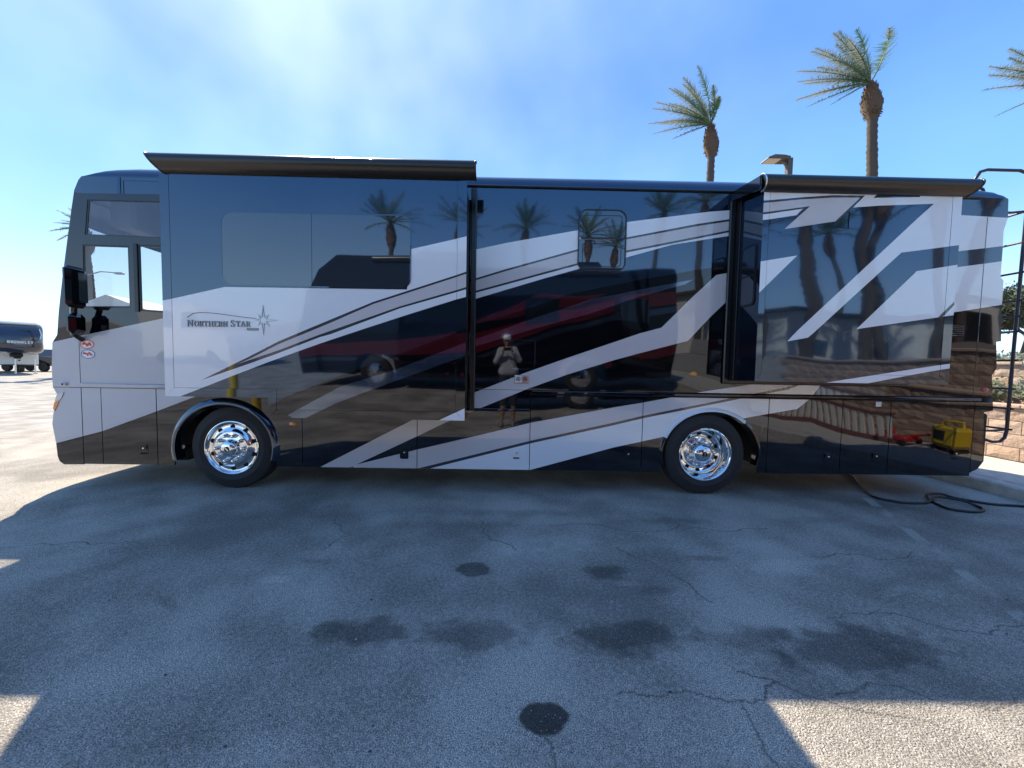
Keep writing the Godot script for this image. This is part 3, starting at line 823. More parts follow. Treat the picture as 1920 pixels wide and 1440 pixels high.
	mb.b2(Vector3(-3.2, 0.42, -6.5), Vector3(-2.95, 0.56, -4.6)); mb.b2(Vector3(2.12, 0.36, -6.5), Vector3(2.42, 0.6, -4.6))
	mb.b2(Vector3(-3.96, 0.24, -4.75), Vector3(-3.80, 0.40, -4.6))
	mb.b2(Vector3(-3.9, 1.09, WALL - 0.030), Vector3(5.35, 1.16, WALL - 0.023))
	part(o, "chassis", mb.mesh(M.chassis))
	# far wall
	mb = MB.new()
	var fo := profile_between(front, 3.39, 1.118)
	fo.append(Vector2(5.5, 1.118)); fo.append(Vector2(5.5, 3.39))
	mb.extrude(fo, FAR - 0.01, FAR + 0.01)
	part(o, "far_wall", mb.mesh(M.silver))
	mb = MB.new()
	for x in [[-4.95, -3.75], [-2.5, 1.75], [2.85, 5.4]]: mb.b2(Vector3(x[0], 0.27, FAR - 0.01), Vector3(x[1], 1.118, FAR + 0.02))
	part(o, "far_skirt", mb.mesh(M.black))
	cab(o)
	lower_panels(o, LB, front, rear)
	# --- roof gutter and belt rail
	mb = MB.new(); mb.b2(Vector3(-3.30, 3.374, WALL + 0.001), Vector3(5.24, 3.396, WALL + 0.028), 0.006)
	part(o, "gutter", mb.mesh(M.trim))
	mb = MB.new(); mb.b2(Vector3(0.28, 1.126, WALL + 0.001), Vector3(5.40, 1.162, WALL + 0.022), 0.008)
	part(o, "belt_rail", mb.mesh(M.black))
	mb = MB.new(); mb.b2(Vector3(-0.46, 0.930, WALL + 0.001), Vector3(0.262, 0.955, WALL + 0.016), 0.006)
	part(o, "belt_rail", mb.mesh(M.black))
	mb = MB.new(); mb.b2(Vector3(-4.70, 1.128, WALL + 0.001), Vector3(-3.36, 1.164, WALL + 0.018), 0.008)
	part(o, "belt_moulding", mb.mesh(M.silver))
	mb = MB.new(); mb.b2(Vector3(-4.225, 3.22, WALL + 0.0005), Vector3(-4.19, 3.39, WALL + 0.006), 0.002); mb.b2(Vector3(-4.185, 3.352, WALL + 0.0005), Vector3(-3.5, 3.358, WALL + 0.004)); mb.b2(Vector3(-4.165, 3.215, WALL + 0.0005), Vector3(-4.158, 3.35, WALL + 0.004))
	part(o, "brow_moulding", mb.mesh(M.navy))
	mb = MB.new(); mb.b2(Vector3(-4.703, 1.165, WALL + 0.0004), Vector3(-4.698, 1.66, WALL + 0.0022)); part(o, "panel_seam", mb.mesh(M.pin))
	mb = MB.new(); mb.b2(Vector3(5.316, 1.17, WALL + 0.0004), Vector3(5.322, 3.18, WALL + 0.0022))
	part(o, "panel_seam", mb.mesh(M.pin))
	# --- slide-outs
	slide_front(o)
	slide_rear(o)
	# --- wall window with its frame
	var wn := window_unit(o, 0.758, 2.496, 1.29, 3.166, WALL, 0.10, false)
	mb = MB.new(); mb.b2(Vector3(0.79, 2.842, WALL + 0.010), Vector3(1.26, 2.862, WALL + 0.016))
	part(wn, "sash_bar", mb.mesh(M.trim))
	# --- small fittings
	for a in [[-2.376, 0.745, "amber"], [2.104, 1.382, "amber"], [5.445, 1.257, "red_lens"]]:
		var l := MB.new()
		l.lathe([Vector2(0.0, 0.016), Vector2(0.018, 0.015), Vector2(0.033, 0.010), Vector2(0.042, 0.0), Vector2(0.042, -0.01)].map(func(q): return q), Transform3D(Basis(Vector3(1.15, 0, 0), Vector3(0, 0, 1), Vector3(0, -0.52, 0)), Vector3(a[0], a[1], WALL + 0.002)), 24)
		part(o, "marker_light", flipped(l).mesh(M[a[2]]))
	cable_port(o, Vector3(0.167, 1.289, WALL))
	mb = MB.new(); ring(mb, round_rect(0.051, 1.40, 0.314, 1.727, 0.03), round_rect(0.057, 1.406, 0.308, 1.721, 0.026), WALL, WALL + 0.002)
	part(o, "fuel_door_edge", mb.mesh(M.slate))
	mb = MB.new(); mb.b2(Vector3(4.20, 1.045, WALL - 0.002), Vector3(4.262, 1.10, WALL + 0.0035))
	part(o, "notice", mb.mesh(M.paper))
	# louvred vent at the rear
	mb = MB.new(); mb.b2(Vector3(4.96, 1.85, WALL + 0.0005), Vector3(5.149, 1.99, WALL + 0.004))
	var vent := part(o, "vent", mb.mesh(M.gap))
	for i in 6:
		mb = MB.new(); mb.box(Vector3(5.055, 1.867 + i * 0.021, WALL + 0.010), Vector3(0.17, 0.012, 0.010), 0.002, Basis(Vector3.RIGHT, 0.5))
		part(vent, "louvre", mb.mesh(M.black))
	# rear tail light bulge
	mb = MB.new(); mb.box(Vector3(5.555, 1.66, WALL - 0.10), Vector3(0.07, 0.26, 0.16), 0.03)
	part(o, "tail_light", mb.mesh(M.red_lens))
	# bumper ends
	mb = MB.new(); mb.b2(Vector3(5.46, 0.40, FAR + 0.1), Vector3(5.57, 0.98, WALL - 0.04), 0.02)
	part(o, "rear_bumper", mb.mesh(M.chassis))
	# headlight on the corner of the front
	var hp := PackedVector2Array([Vector2(-4.885, 1.058), Vector2(-4.955, 1.035), Vector2(-4.985, 0.955), Vector2(-4.935, 0.965), Vector2(-4.905, 1.005)])
	mb = MB.new(); mb.extrude(hp, WALL - 0.002, WALL + 0.008)
	var hl := part(o, "headlight", mb.mesh(M.clear_lens))
	mb = MB.new(); mb.extrude(PackedVector2Array([Vector2(-4.987, 0.95), Vector2(-4.935, 0.960), Vector2(-4.99, 0.85), Vector2(-5.004, 0.88)]), WALL - 0.002, WALL + 0.007)
	part(hl, "turn_signal", mb.mesh(M.amber))
	mb = MB.new(); mb.box(Vector3(-4.87, 1.151, WALL + 0.012), Vector3(0.06, 0.03, 0.025), 0.008); var sc := part(o, "side_camera", mb.mesh(M.silver))
	mb = MB.new(); mb.box(Vector3(-4.872, 1.149, WALL + 0.026), Vector3(0.02, 0.02, 0.008), 0.003); part(sc, "lens", mb.mesh(M.trim))
	# oval stickers
	for a in [[-4.612, 1.592, true], [-4.605, 1.484, false]]:
		mb = MB.new(); mb.cap(ellipse(a[0], a[1], 0.077, 0.05), func(q): return Vector3(q.x, q.y, WALL + 0.0015))
		var st := part(o, "sticker", mb.mesh(M.paper))
		st.set_meta("label", "oval white sticker with a red rim" if a[2] else "oval white sticker with a blue rim")
		mb = MB.new(); ring(mb, ellipse(a[0], a[1], 0.077, 0.05), ellipse(a[0], a[1], 0.068, 0.042), WALL + 0.001, WALL + 0.0025)
		part(st, "rim", mb.mesh(M.blue_print if not a[2] else M.red_print))
		mb = MB.new()
		var r := RandomNumberGenerator.new(); r.seed = 5 if a[2] else 6
		for i in 9:
			var c := Vector2(a[0] - 0.045 + i * 0.011, a[1] + r.randf_range(-0.012, 0.012))
			mb.cap(ellipse(c.x, c.y, r.randf_range(0.006, 0.012), r.randf_range(0.008, 0.02 if a[2] else 0.014), 8, 0, 360), func(q): return Vector3(q.x, q.y, WALL + 0.003 + i * 0.0002))
		part(st, "print", mb.mesh(M.red_print))
	mirror(o)
	# --- wheels and arch flares
	wheel(o, Vector3(-3.066, 0.465, WALL - 0.005), false)
	wheel(o, Vector3(2.275, 0.465, WALL - 0.005), true)
	for x in [-3.066, 2.275]:
		mb = MB.new(); mb.lathe([Vector2(0.30, -0.13), Vector2(0.44, -0.13), Vector2(0.465, -0.1), Vector2(0.465, 0.1), Vector2(0.44, 0.13), Vector2(0.1, 0.10)], Transform3D(Basis(Vector3.RIGHT, PI / 2), Vector3(x, 0.465, FAR + 0.17)), 32)
		part(o, "far_wheel", mb.mesh(M.tyre))
	flare(o, -3.13, 0.465, 0.605, 0.562, 0.535, 0.487, -15.0, 197.0, "navy", 0.036)
	flare(o, 2.325, 0.465, 0.585, 0.535, 0.545, 0.492, 47.0, 158.0, "white", 0.018)
	flare(o, 2.325, 0.465, 0.585, 0.535, 0.545, 0.492, -14.0, 47.0, "black", 0.018)
	flare(o, 2.325, 0.465, 0.585, 0.535, 0.545, 0.492, 158.0, 194.0, "black", 0.018)
	ladder(o)

func flipped(a: MB) -> MB:
	for i in range(0, a.v.size(), 3):
		var q := a.v[i + 1]; a.v[i + 1] = a.v[i + 2]; a.v[i + 2] = q
		var r := a.n[i + 1]; a.n[i + 1] = a.n[i + 2]; a.n[i + 2] = r
	for i in a.n.size(): a.n[i] = -a.n[i]
	return a

func cab(o: Node3D) -> void:
	# glazing of the driver's side
	var gm := {"win_transom": M.pane_sky, "win_a": M.pane, "win_b": M.pane}
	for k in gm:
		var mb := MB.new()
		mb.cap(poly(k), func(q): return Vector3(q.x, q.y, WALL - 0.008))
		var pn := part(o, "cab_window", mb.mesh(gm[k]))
		var b := MB.new()
		var p := poly(k)
		if Geometry2D.is_polygon_clockwise(p): p.reverse()
		var c := Vector2.ZERO
		for q in p: c += q / p.size()
		var inner := PackedVector2Array()
		for q in p: inner.append(q + (c - q).normalized() * 0.022)
		ring(b, p, inner, WALL - 0.012, WALL - 0.004)
		part(pn, "seal", b.mesh(M.trim))
	# slider frame between the two lower panes
	var mb := MB.new()
	mb.b2(Vector3(-4.075, 1.955, WALL + 0.0005), Vector3(-4.03, 2.69, WALL + 0.012), 0.004)
	part(o, "window_post", mb.mesh(M.trim))
	# interior
	mb = MB.new(); mb.b2(Vector3(-4.86, 1.10, FAR + 0.04), Vector3(-3.31, 1.14, WALL - 0.03)); part(o, "cab_floor", mb.mesh(M.interior_dark))
	mb = MB.new(); mb.b2(Vector3(-4.62, 3.28, FAR + 0.04), Vector3(-3.31, 3.30, WALL - 0.03)); mb.b2(Vector3(-4.60, 2.95, FAR + 0.3), Vector3(-4.30, 3.27, WALL - 0.25), 0.04)
	part(o, "overhead_cabinet", mb.mesh(M.interior))
	mb = MB.new(); mb.b2(Vector3(-4.86, 1.15, FAR + 0.05), Vector3(-4.42, 1.74, WALL - 0.05), 0.05); part(o, "dashboard", mb.mesh(M.interior_dark))
	mb = MB.new(); mb.b2(Vector3(-3.75, 2.98, WALL - 0.10), Vector3(-3.60, 3.05, WALL - 0.09)); part(o, "window_card", mb.mesh(M.paper))
	mb = MB.new(); mb.box(Vector3(-4.12, 2.84, -4.80), Vector3(0.40, 0.012, 0.28), 0.003, Basis(Vector3.FORWARD, 0.1)); part(o, "sun_visor", mb.mesh(M.paper))
	mb = MB.new()
	var pts := []
	for i in 25:
		var a := TAU * i / 24
		pts.append(Vector3(-4.20, 1.84, -4.80) + Basis(Vector3.BACK, 0.45) * Vector3(cos(a) * 0.22, 0, sin(a) * 0.22))
	mb.tube(pts, 0.016, 8, false)
	mb.tube([Vector3(-4.20, 1.84, -4.80), Vector3(-4.34, 1.55, -4.80)], 0.03, 8)
	mb.tube([pts[0], pts[12]], 0.014, 6); mb.tube([pts[6], pts[18]], 0.014, 6)
	part(o, "steering_wheel", mb.mesh(M.interior_dark))

func latch(door: Node3D, x: float, y: float, m: Material) -> void:
	var mb := MB.new()
	mb.extrude(round_rect(x - 0.048, y - 0.062, x + 0.048, y + 0.062, 0.016, 4), WALL - 0.002, WALL + 0.004)
	var l := part(door, "latch", mb.mesh(m))
	mb = MB.new(); mb.box(Vector3(x, y - 0.046, WALL + 0.0055), Vector3(0.07, 0.016, 0.006), 0.002)
	mb.add_to(l.mesh, M.gap)
	mb = MB.new()
	mb.extrude(round_rect(x - 0.036, y - 0.004, x + 0.036, y + 0.046, 0.01, 4), WALL + 0.0045, WALL + 0.011)
	mb.add_to(l.mesh, m)
	mb = MB.new()
	mb.lathe([Vector2(0.011, 0.0), Vector2(0.009, 0.006), Vector2(0.0, 0.007)], Transform3D(Basis(Vector3.RIGHT, PI / 2), Vector3(x + 0.004, y + 0.012, WALL + 0.011)), 12)
	mb.add_to(l.mesh, M.alu)

func lower_panels(o: Node3D, LB: Array, front: PackedVector2Array, rear: PackedVector2Array) -> void:
	var y0 := 0.262; var y1 := 1.112
	var a1 := ellipse(-3.13, 0.465, 0.57, 0.525, 40); var a2 := ellipse(2.325, 0.465, 0.56, 0.51, 40)
	var ff := profile_between(front, y1, 0.252)
	ff.append(Vector2(-4.702, 0.256)); ff.append(Vector2(-4.702, y1))
	part(o, "front_fascia", panel(ff, LB, "black", {"amp": 0.004, "lean": Vector2(-0.01, 0.0)}))
	part(o, "corner_panel", panel(rect(-4.694, y0, -4.488, y1), LB, "black", {"amp": 0.004}))
	var arch := func(x0: float, x1: float, e: PackedVector2Array, cx: float, rx: float):
		var p := PackedVector2Array([Vector2(x0, y1), Vector2(x0, y0), Vector2(cx - rx, y0)])
		for i in range(e.size() / 2, -1, -1): p.append(e[i])
		for q in [Vector2(cx + rx, y0), Vector2(x1, y0), Vector2(x1, y1)]: p.append(q)
		return p
	part(o, "wheel_arch_panel", panel(arch.call(-3.877, -2.281, a1, -3.13, 0.57), LB, "black", {"amp": 0.004}))
	part(o, "wheel_arch_panel", panel(arch.call(1.547, 2.973, a2, 2.325, 0.56), LB, "black", {"amp": 0.006}))
	for d in [[-4.480, -3.885, y1, -4.033, 0.438, 0.004], [-2.273, -1.0, y1, -1.14, 0.431, 0.006], [-0.992, 0.268, 0.925, 0.122, 0.443, 0.006], [0.276, 1.539, y1, 1.388, 0.449, 0.007],
			[2.981, 3.819, y1, 3.679, 0.451, 0.010], [3.827, 4.373, y1, 4.234, 0.465, 0.012], [4.381, 5.342, y1, 5.156, 0.509, 0.012]]:
		var door := part(o, "compartment_door", panel(rect(d[0], y0, d[1], d[2]), LB, "black", {"amp": d[5], "z": WALL + 0.001}))
		latch(door, d[3], d[4], M.white if absf(d[3] - 0.122) < 0.01 else M.black)
	part(o, "sill_panel", panel(rect(-0.6, 0.957, 0.268, 1.165), LB, "black", {}))
	var rr := profile_between(rear, y1, 0.342)
	rr.append(Vector2(5.350, 0.30)); rr.append(Vector2(5.350, y1))
	part(o, "rear_corner", panel(rr, LB, "black", {"amp": 0.006, "lean": Vector2(0.03, 0)}))

func flange_set(o: Node3D, pairs: Array, layers: Array, base: String, lean: Vector2) -> void:
	# each: outer start, outer end, inner end, inner start: a raised rim that rises outwards
	for f in pairs:
		var a: Vector2 = f[0]; var b: Vector2 = f[1]
		var dir := (b - a).normalized()
		var outw := Vector2(dir.y, -dir.x)
		var depth: float = absf((f[2] - b).dot(outw))
		var zf := func(q: Vector2): return SLIDE + 0.001 + 0.006 * (1.0 - clampf((a - q).dot(outw) / depth, 0, 1))
		part(o, "rim", panel(PackedVector2Array(f), layers, base, {"z": SLIDE, "zf": zf, "lean": lean - outw * 0.022, "amp": 0.002, "step": 0.3, "thick": 0.03}))

func slide_front(o: Node3D) -> void:
	var L := [["black", poly("s1_low")], ["slate", poly("s1_slate")], ["white", poly("s1_white")], ["pin", poly("s1_pin")], ["champagne", poly("s1_champ")], ["white", poly("s1_corner")]]
	var lean := Vector2(0, -0.045)
	var inner := PackedVector2Array([Vector2(-3.285, 3.23), Vector2(-3.285, 1.167), Vector2(-2.283, 1.167), Vector2(-2.283, 0.967), Vector2(-0.508, 0.967), Vector2(-0.508, 3.23)])
	var s := part(o, "slide_out", panel(inner, L, "navy", {"z": SLIDE, "lean": lean, "amp": 0.006, "bow": 0.004, "thick": 0.02}))
	var g := 0.003
	flange_set(s, [[Vector2(-3.37, 3.23), Vector2(-3.37, 1.08), Vector2(-3.288, 1.167 - g), Vector2(-3.288, 3.23)], [Vector2(-3.37, 1.08), Vector2(-2.365, 1.08), Vector2(-2.283, 1.167 - g), Vector2(-3.285, 1.167 - g)],
		[Vector2(-2.365, 1.08), Vector2(-2.365, 0.882), Vector2(-2.286, 0.967), Vector2(-2.286, 1.164)], [Vector2(-2.365, 0.882), Vector2(-0.415, 0.882), Vector2(-0.508, 0.967 - g), Vector2(-2.283, 0.967 - g)],
		[Vector2(-0.415, 0.882), Vector2(-0.415, 3.23), Vector2(-0.505, 3.23), Vector2(-0.505, 0.965)]], L, "navy", lean)
	# box of the slide-out
	var mb := MB.new()
	mb.extrude(PackedVector2Array([Vector2(-3.365, 3.15), Vector2(-3.365, 1.084), Vector2(-2.36, 1.084), Vector2(-2.36, 0.886), Vector2(-0.42, 0.886), Vector2(-0.42, 3.15)]), WALL - 0.01, SLIDE - 0.006)
	part(s, "slide_box", mb.mesh(M.black))
	mb = MB.new(); mb.b2(Vector3(-0.415, 0.93, WALL), Vector3(-0.355, 3.35, WALL + 0.05), 0.01)
	part(s, "slide_seal", mb.mesh(M.trim))
	window_unit(o, -2.799, 2.171, -0.955, 2.889, SLIDE, 0.11, true)
	badge(s)
	topper(o, -3.44, -0.30, 0.12, 3.39, 3.228)

func slide_rear(o: Node3D) -> void:
	var L := [["white", poly("s2_wtop")], ["pin", poly("s2_pin")], ["champagne", poly("s2_champ")], ["white", poly("s2_wsm")], ["white", poly("s2_w1")], ["navy", poly("s2_wedge")], ["white", poly("s2_w2")], ["pin", poly("s2_tick")], ["white", poly("s2_w3")], ["white", poly("s2_w4")]]
	# the dark arrow point inside the champagne stripe
	L.insert(2, ["navy", PackedVector2Array([Vector2(2.831, 2.97), Vector2(2.721, 2.836), Vector2(3.234, 2.912), Vector2(3.0, 2.8), Vector2(2.4, 2.8), Vector2(2.4, 2.905)])])
	var lean := Vector2(0, -0.010)
	var x0 := 2.495; var x1 := 4.475; var y0 := 1.325
	var s := part(o, "slide_out", panel(PackedVector2Array([Vector2(x0 + 0.068, 3.205), Vector2(x0 + 0.068, y0 + 0.088), Vector2(x1 - 0.088, y0 + 0.088), Vector2(x1 - 0.088, 3.205)]), L, "navy", {"z": SLIDE, "lean": lean, "amp": 0.008, "thick": 0.02}))
	var g := 0.003
	flange_set(s, [[Vector2(x0, 3.205), Vector2(x0, y0), Vector2(x0 + 0.065, y0 + 0.088), Vector2(x0 + 0.065, 3.205)], [Vector2(x0, y0), Vector2(x1, y0), Vector2(x1 - 0.088, y0 + 0.085), Vector2(x0 + 0.068, y0 + 0.085)],
		[Vector2(x1, y0), Vector2(x1, 3.205), Vector2(x1 - 0.085, 3.205), Vector2(x1 - 0.085, y0 + 0.088)]], L, "navy", lean)
	var mb := MB.new()
	mb.b2(Vector3(x0 + 0.004, y0 + 0.004, WALL - 0.01), Vector3(x1 - 0.004, 3.22, SLIDE - 0.006))
	part(s, "slide_box", mb.mesh(M.navy))
	mb = MB.new()
	mb.b2(Vector3(x0 - 0.075, y0 - 0.04, WALL), Vector3(x0 - 0.012, 3.36, WALL + 0.035), 0.01); mb.b2(Vector3(x0 - 0.011, y0, WALL), Vector3(x0 + 0.003, 3.30, WALL + 0.11), 0.002)
	mb.b2(Vector3(x0 - 0.075, y0 - 0.05, WALL + 0.001), Vector3(x1 + 0.06, y0 - 0.002, WALL + 0.03), 0.008)
	part(s, "slide_seal", mb.mesh(M.trim))
	# narrow window in the flank
	var t := Transform3D(Basis(Vector3(0, 0, 1), Vector3(0, 1, 0), Vector3(-1, 0, 0)), Vector3(x0 + 0.004, 0, 0))
	mb = MB.new(); mb.extrude(round_rect(-4.135, 2.10, -3.90, 2.72, 0.05), 0.0, 0.010, t)
	var fw := part(s, "flank_window", mb.mesh(M.trim))
	mb = MB.new(); mb.extrude(round_rect(-4.115, 2.42, -3.92, 2.70, 0.035), 0.0101, 0.012, t); mb.extrude(round_rect(-4.115, 2.12, -3.92, 2.40, 0.035), 0.0101, 0.012, t)
	mb.add_to(fw.mesh, M.tint)
	topper(o, 2.44, 4.58, 0.03, 3.335, 3.185)
	# the awning's arm back to the roof
	mb = MB.new(); mb.extrude(PackedVector2Array([Vector2(-0.46, 0.06), Vector2(-0.46, 0.15), Vector2(0.05, 0.10), Vector2(0.05, -0.03)]), 0.0, 0.02, Transform3D(Basis(Vector3(0, 0, 1), Vector3(0, 1, 0), Vector3(-1, 0, 0)), Vector3(2.44, 3.22, SLIDE)))
	part(o, "awning_arm", mb.mesh(M.black))

func window_unit(parent: Node3D, x0: float, y0: float, x1: float, y1: float, z: float, r: float, wide: bool) -> MeshInstance3D:
	var mb := MB.new()
	var a := round_rect(x0, y0, x1, y1, r, 8); var b := round_rect(x0 + 0.012, y0 + 0.012, x1 - 0.012, y1 - 0.012, r - 0.012, 8)
	ring(mb, a, b, z - 0.002, z + (0.005 if wide else 0.012))
	var w := part(parent, "window", mb.mesh(M.tint if wide else M.trim))
	var lean := -0.045
	var sheet := func(p: PackedVector2Array):
		return panel(p, [], "tint", {"z": z + 0.0035, "lean": Vector2(0, lean), "amp": 0.0015, "thick": 0.004, "step": 0.3})
	if wide:
		var xm := -1.921
		var ol := Geometry2D.intersect_polygons(b, rect(x0, y0, xm - 0.003, y1))
		part(w, "pane", sheet.call(ol[0]))
		ol = Geometry2D.intersect_polygons(b, rect(xm + 0.003, y0, x1, y1))
		part(w, "pane", sheet.call(ol[0]))
	else:
		var ym := 2.852
		var ol := Geometry2D.intersect_polygons(b, rect(x0, y0, x1, ym - 0.012))
		part(w, "pane", sheet.call(ol[0]))
		ol = Geometry2D.intersect_polygons(b, rect(x0, ym + 0.012, x1, y1))
		part(w, "pane", sheet.call(ol[0]))
		mb = MB.new(); ring(mb, round_rect(x0 + 0.05, y0 + 0.05, x1 - 0.05, ym - 0.05, 0.03), round_rect(x0 + 0.058, y0 + 0.058, x1 - 0.058, ym - 0.058, 0.026), z + 0.003, z + 0.0045)
		ring(mb, round_rect(x0 + 0.05, ym + 0.04, x1 - 0.05, y1 - 0.06, 0.03), round_rect(x0 + 0.058, ym + 0.048, x1 - 0.058, y1 - 0.068, 0.026), z + 0.003, z + 0.0045)
		part(w, "inner_seal", mb.mesh(M.trim))
	return w

# raised chrome name and star, where the photograph shows them
func badge(s: Node3D) -> void:
	var f := SystemFont.new()
	f.font_names = PackedStringArray(["Droid Serif"])
	var put := func(text: String, x: float, y: float, size: float, depth: float, m: Material, called: String, scale_x := 1.0):
		var t := TextMesh.new()
		t.text = text; t.font = f; t.font_size = 64
		t.pixel_size = size / 64.0
		t.depth = depth
		t.horizontal_alignment = HORIZONTAL_ALIGNMENT_LEFT
		t.material = m
		var o := MeshInstance3D.new()
		o.name = called
		o.mesh = t
		s.add_child(o, true)
		o.position = Vector3(x, y, SLIDE + 0.005)
		o.scale = Vector3(scale_x, 1, 1)
		return o
	var dark := mat(lin(0.16, 0.17, 0.19), 0.25, 0.8)
	put.call("N", -3.145, 1.800, 0.088, 0.008, dark, "lettering")
	put.call("ORTHERN", -3.075, 1.797, 0.074, 0.008, dark, "lettering", 0.92)
	put.call("S", -2.722, 1.803, 0.088, 0.008, dark, "lettering")
	put.call("TAR", -2.668, 1.802, 0.074, 0.008, dark, "lettering", 0.98)
	var p := PackedVector2Array(); var q := PackedVector2Array()
	var c := Vector2(-2.402, 1.845)
	var reach := [0.145, 0.075, 0.145, 0.09, 0.145, 0.075, 0.085, 0.075]
	for i in 16:
		var a := PI / 2 - TAU * i / 16
		var r: float = reach[i / 2] if i % 2 == 0 else 0.034
		p.append(c + Vector2(cos(a), sin(a)) * r)
		q.append(c + Vector2(cos(a), sin(a)) * maxf(r - (0.022 if i % 2 == 0 else 0.006), 0.02))
	p.reverse(); q.reverse()
	var mb := MB.new()
	ring(mb, p, q, SLIDE, SLIDE + 0.007)
	part(s, "star_emblem", mb.mesh(mat(lin(0.30, 0.31, 0.34), 0.15, 1.0)))
	mb = MB.new()
	var line := []
	for k in 13:
		var t := k / 12.0
		line.append(Vector3(lerpf(-3.14, -2.47, t), 1.858 + 0.055 * sin(pow(t, 0.55) * PI) * (1 - 0.4 * t), SLIDE + 0.003))
	mb.tube(line, 0.0028, 5)
	part(s, "swoosh", mb.mesh(dark))
	mb = MB.new(); mb.b2(Vector3(-2.565, 1.742, SLIDE), Vector3(-2.45, 1.765, SLIDE + 0.005), 0.002)
	part(s, "name_plate", mb.mesh(dark))

func topper(o: Node3D, x0: float, x1: float, cut: float, y1: float, y0: float) -> void:
	# slide-out awning: a D-shaped roll housing with capped ends and its cloth back to the roof
	var pr := [Vector2(0.0, 3.415), Vector2(0.045, 3.418), Vector2(0.085, 3.405), Vector2(0.112, 3.375), Vector2(0.118, 3.335), Vector2(0.104, 3.29), Vector2(0.07, 3.25), Vector2(0.02, 3.225), Vector2(-0.01, 3.22)]
	for k in pr.size(): pr[k] = Vector2(pr[k].x * (y1 - y0) / 0.198, lerpf(y0, y1, (pr[k].y - 3.22) / 0.198))
	var mb := MB.new()
	var at := func(k: int, e: float):   # e: 0 at the left end .. 1 at the right end
		var q: Vector2 = pr[k]
		var low := clampf((y1 - q.y) / (y1 - y0), 0, 1)
		return Vector3(lerpf(x0 + cut * low, x1 - (0.03 if cut > 0.1 else 0.07 * low * low), e), q.y, SLIDE + 0.012 + q.x)
	for k in pr.size() - 1:
		var d: Vector2 = pr[k + 1] - pr[k]
		var n0 := Vector3(0, 0, 0); var n1 := Vector3.ZERO
		var face := Vector3(0, d.x, -d.y).normalized()
		n0 = face; n1 = face
		if k > 0:
			var b: Vector2 = pr[k] - pr[k - 1]
			n0 = (face + Vector3(0, b.x, -b.y).normalized()).normalized()
		if k < pr.size() - 2:
			var b: Vector2 = pr[k + 2] - pr[k + 1]
			n1 = (face + Vector3(0, b.x, -b.y).normalized()).normalized()
		mb.quads(at.call(k + 1, 0.0), at.call(k + 1, 1.0), at.call(k, 1.0), at.call(k, 0.0), n1, n1, n0, n0)
	var a := part(o, "slide_awning", mb.mesh(M.awning))
	for e in [0.0, 1.0]:
		mb = MB.new()
		var mid: Vector3 = (at.call(0, e) + at.call(8, e)) / 2
		for k in pr.size() - 1:
			if e == 0.0: mb.tri(mid, at.call(k, e), at.call(k + 1, e))
			else: mb.tri(mid, at.call(k + 1, e), at.call(k, e))
		var rimp := []
		for k in pr.size(): rimp.append(at.call(k, e))
		mb.tube(rimp, 0.008, 6)
		part(a, "end_cap", mb.mesh(M.awning if cut > 0.1 or e > 0.5 else M.alu))
	mb = MB.new()
	mb.quad(Vector3(x0 + 0.08, y1 - 0.008, SLIDE + 0.03), Vector3(x1 - 0.20, y1 - 0.008, SLIDE + 0.03), Vector3(x1 - 0.20, 3.42, WALL - 0.012), Vector3(x0 + 0.08, 3.42, WALL - 0.012))
	part(a, "cloth", mb.mesh(M.awning))

func cable_port(o: Node3D, c: Vector3) -> void:
	var mb := MB.new()
	mb.b2(c + Vector3(-0.082, -0.046, 0.0005), c + Vector3(0.082, 0.046, 0.010), 0.003)
	var p := part(o, "service_port", mb.mesh(M.alu))
	var tone := [mat(lin(0.62, 0.58, 0.58), 0.4), mat(lin(0.55, 0.26, 0.24), 0.4)]
	for k in 2:
		var m := c + Vector3(-0.038 + k * 0.076, 0.002, 0)
		mb = MB.new(); mb.b2(m + Vector3(-0.034, -0.036, 0.0101), m + Vector3(0.034, 0.036, 0.013))
		var q := part(p, "port_cover", mb.mesh(tone[k]))
		mb = MB.new()
		ring(mb, ellipse(m.x, m.y, 0.025, 0.025, 20), ellipse(m.x, m.y, 0.020, 0.020, 20), WALL + 0.0131, WALL + 0.0145)
		for i in 3: mb.box(m + Vector3(0, 0, 0.0150) + Basis(Vector3.BACK, PI / 2 + TAU * i / 3) * Vector3(0.011, 0, 0), Vector3(0.024, 0.008, 0.003), 0.0, Basis(Vector3.BACK, PI / 2 + TAU * i / 3))
		mb.add_to(q.mesh, M.trim)

func mirror(o: Node3D) -> void:
	var mb := MB.new()
	mb.box(Vector3(-4.575, 2.185, -4.165), Vector3(0.085, 0.43, 0.20), 0.034)
	var m := part(o, "mirror", mb.mesh(M.black))
	mb = MB.new(); mb.b2(Vector3(-4.532, 2.03, -4.250), Vector3(-4.5295, 2.34, -4.165)); part(m, "mirror_glass", mb.mesh(M.chrome))
	mb = MB.new(); mb.box(Vector3(-4.585, 1.80, -4.175), Vector3(0.10, 0.22, 0.17), 0.04); part(m, "spot_mirror", mb.mesh(M.black))
	mb = MB.new(); mb.tube([Vector3(-4.66, 1.64, WALL + 0.005), Vector3(-4.65, 1.69, -4.21), Vector3(-4.60, 1.95, -4.17), Vector3(-4.575, 2.1, -4.165)], 0.028, 8); part(m, "mirror_arm", mb.mesh(M.black))

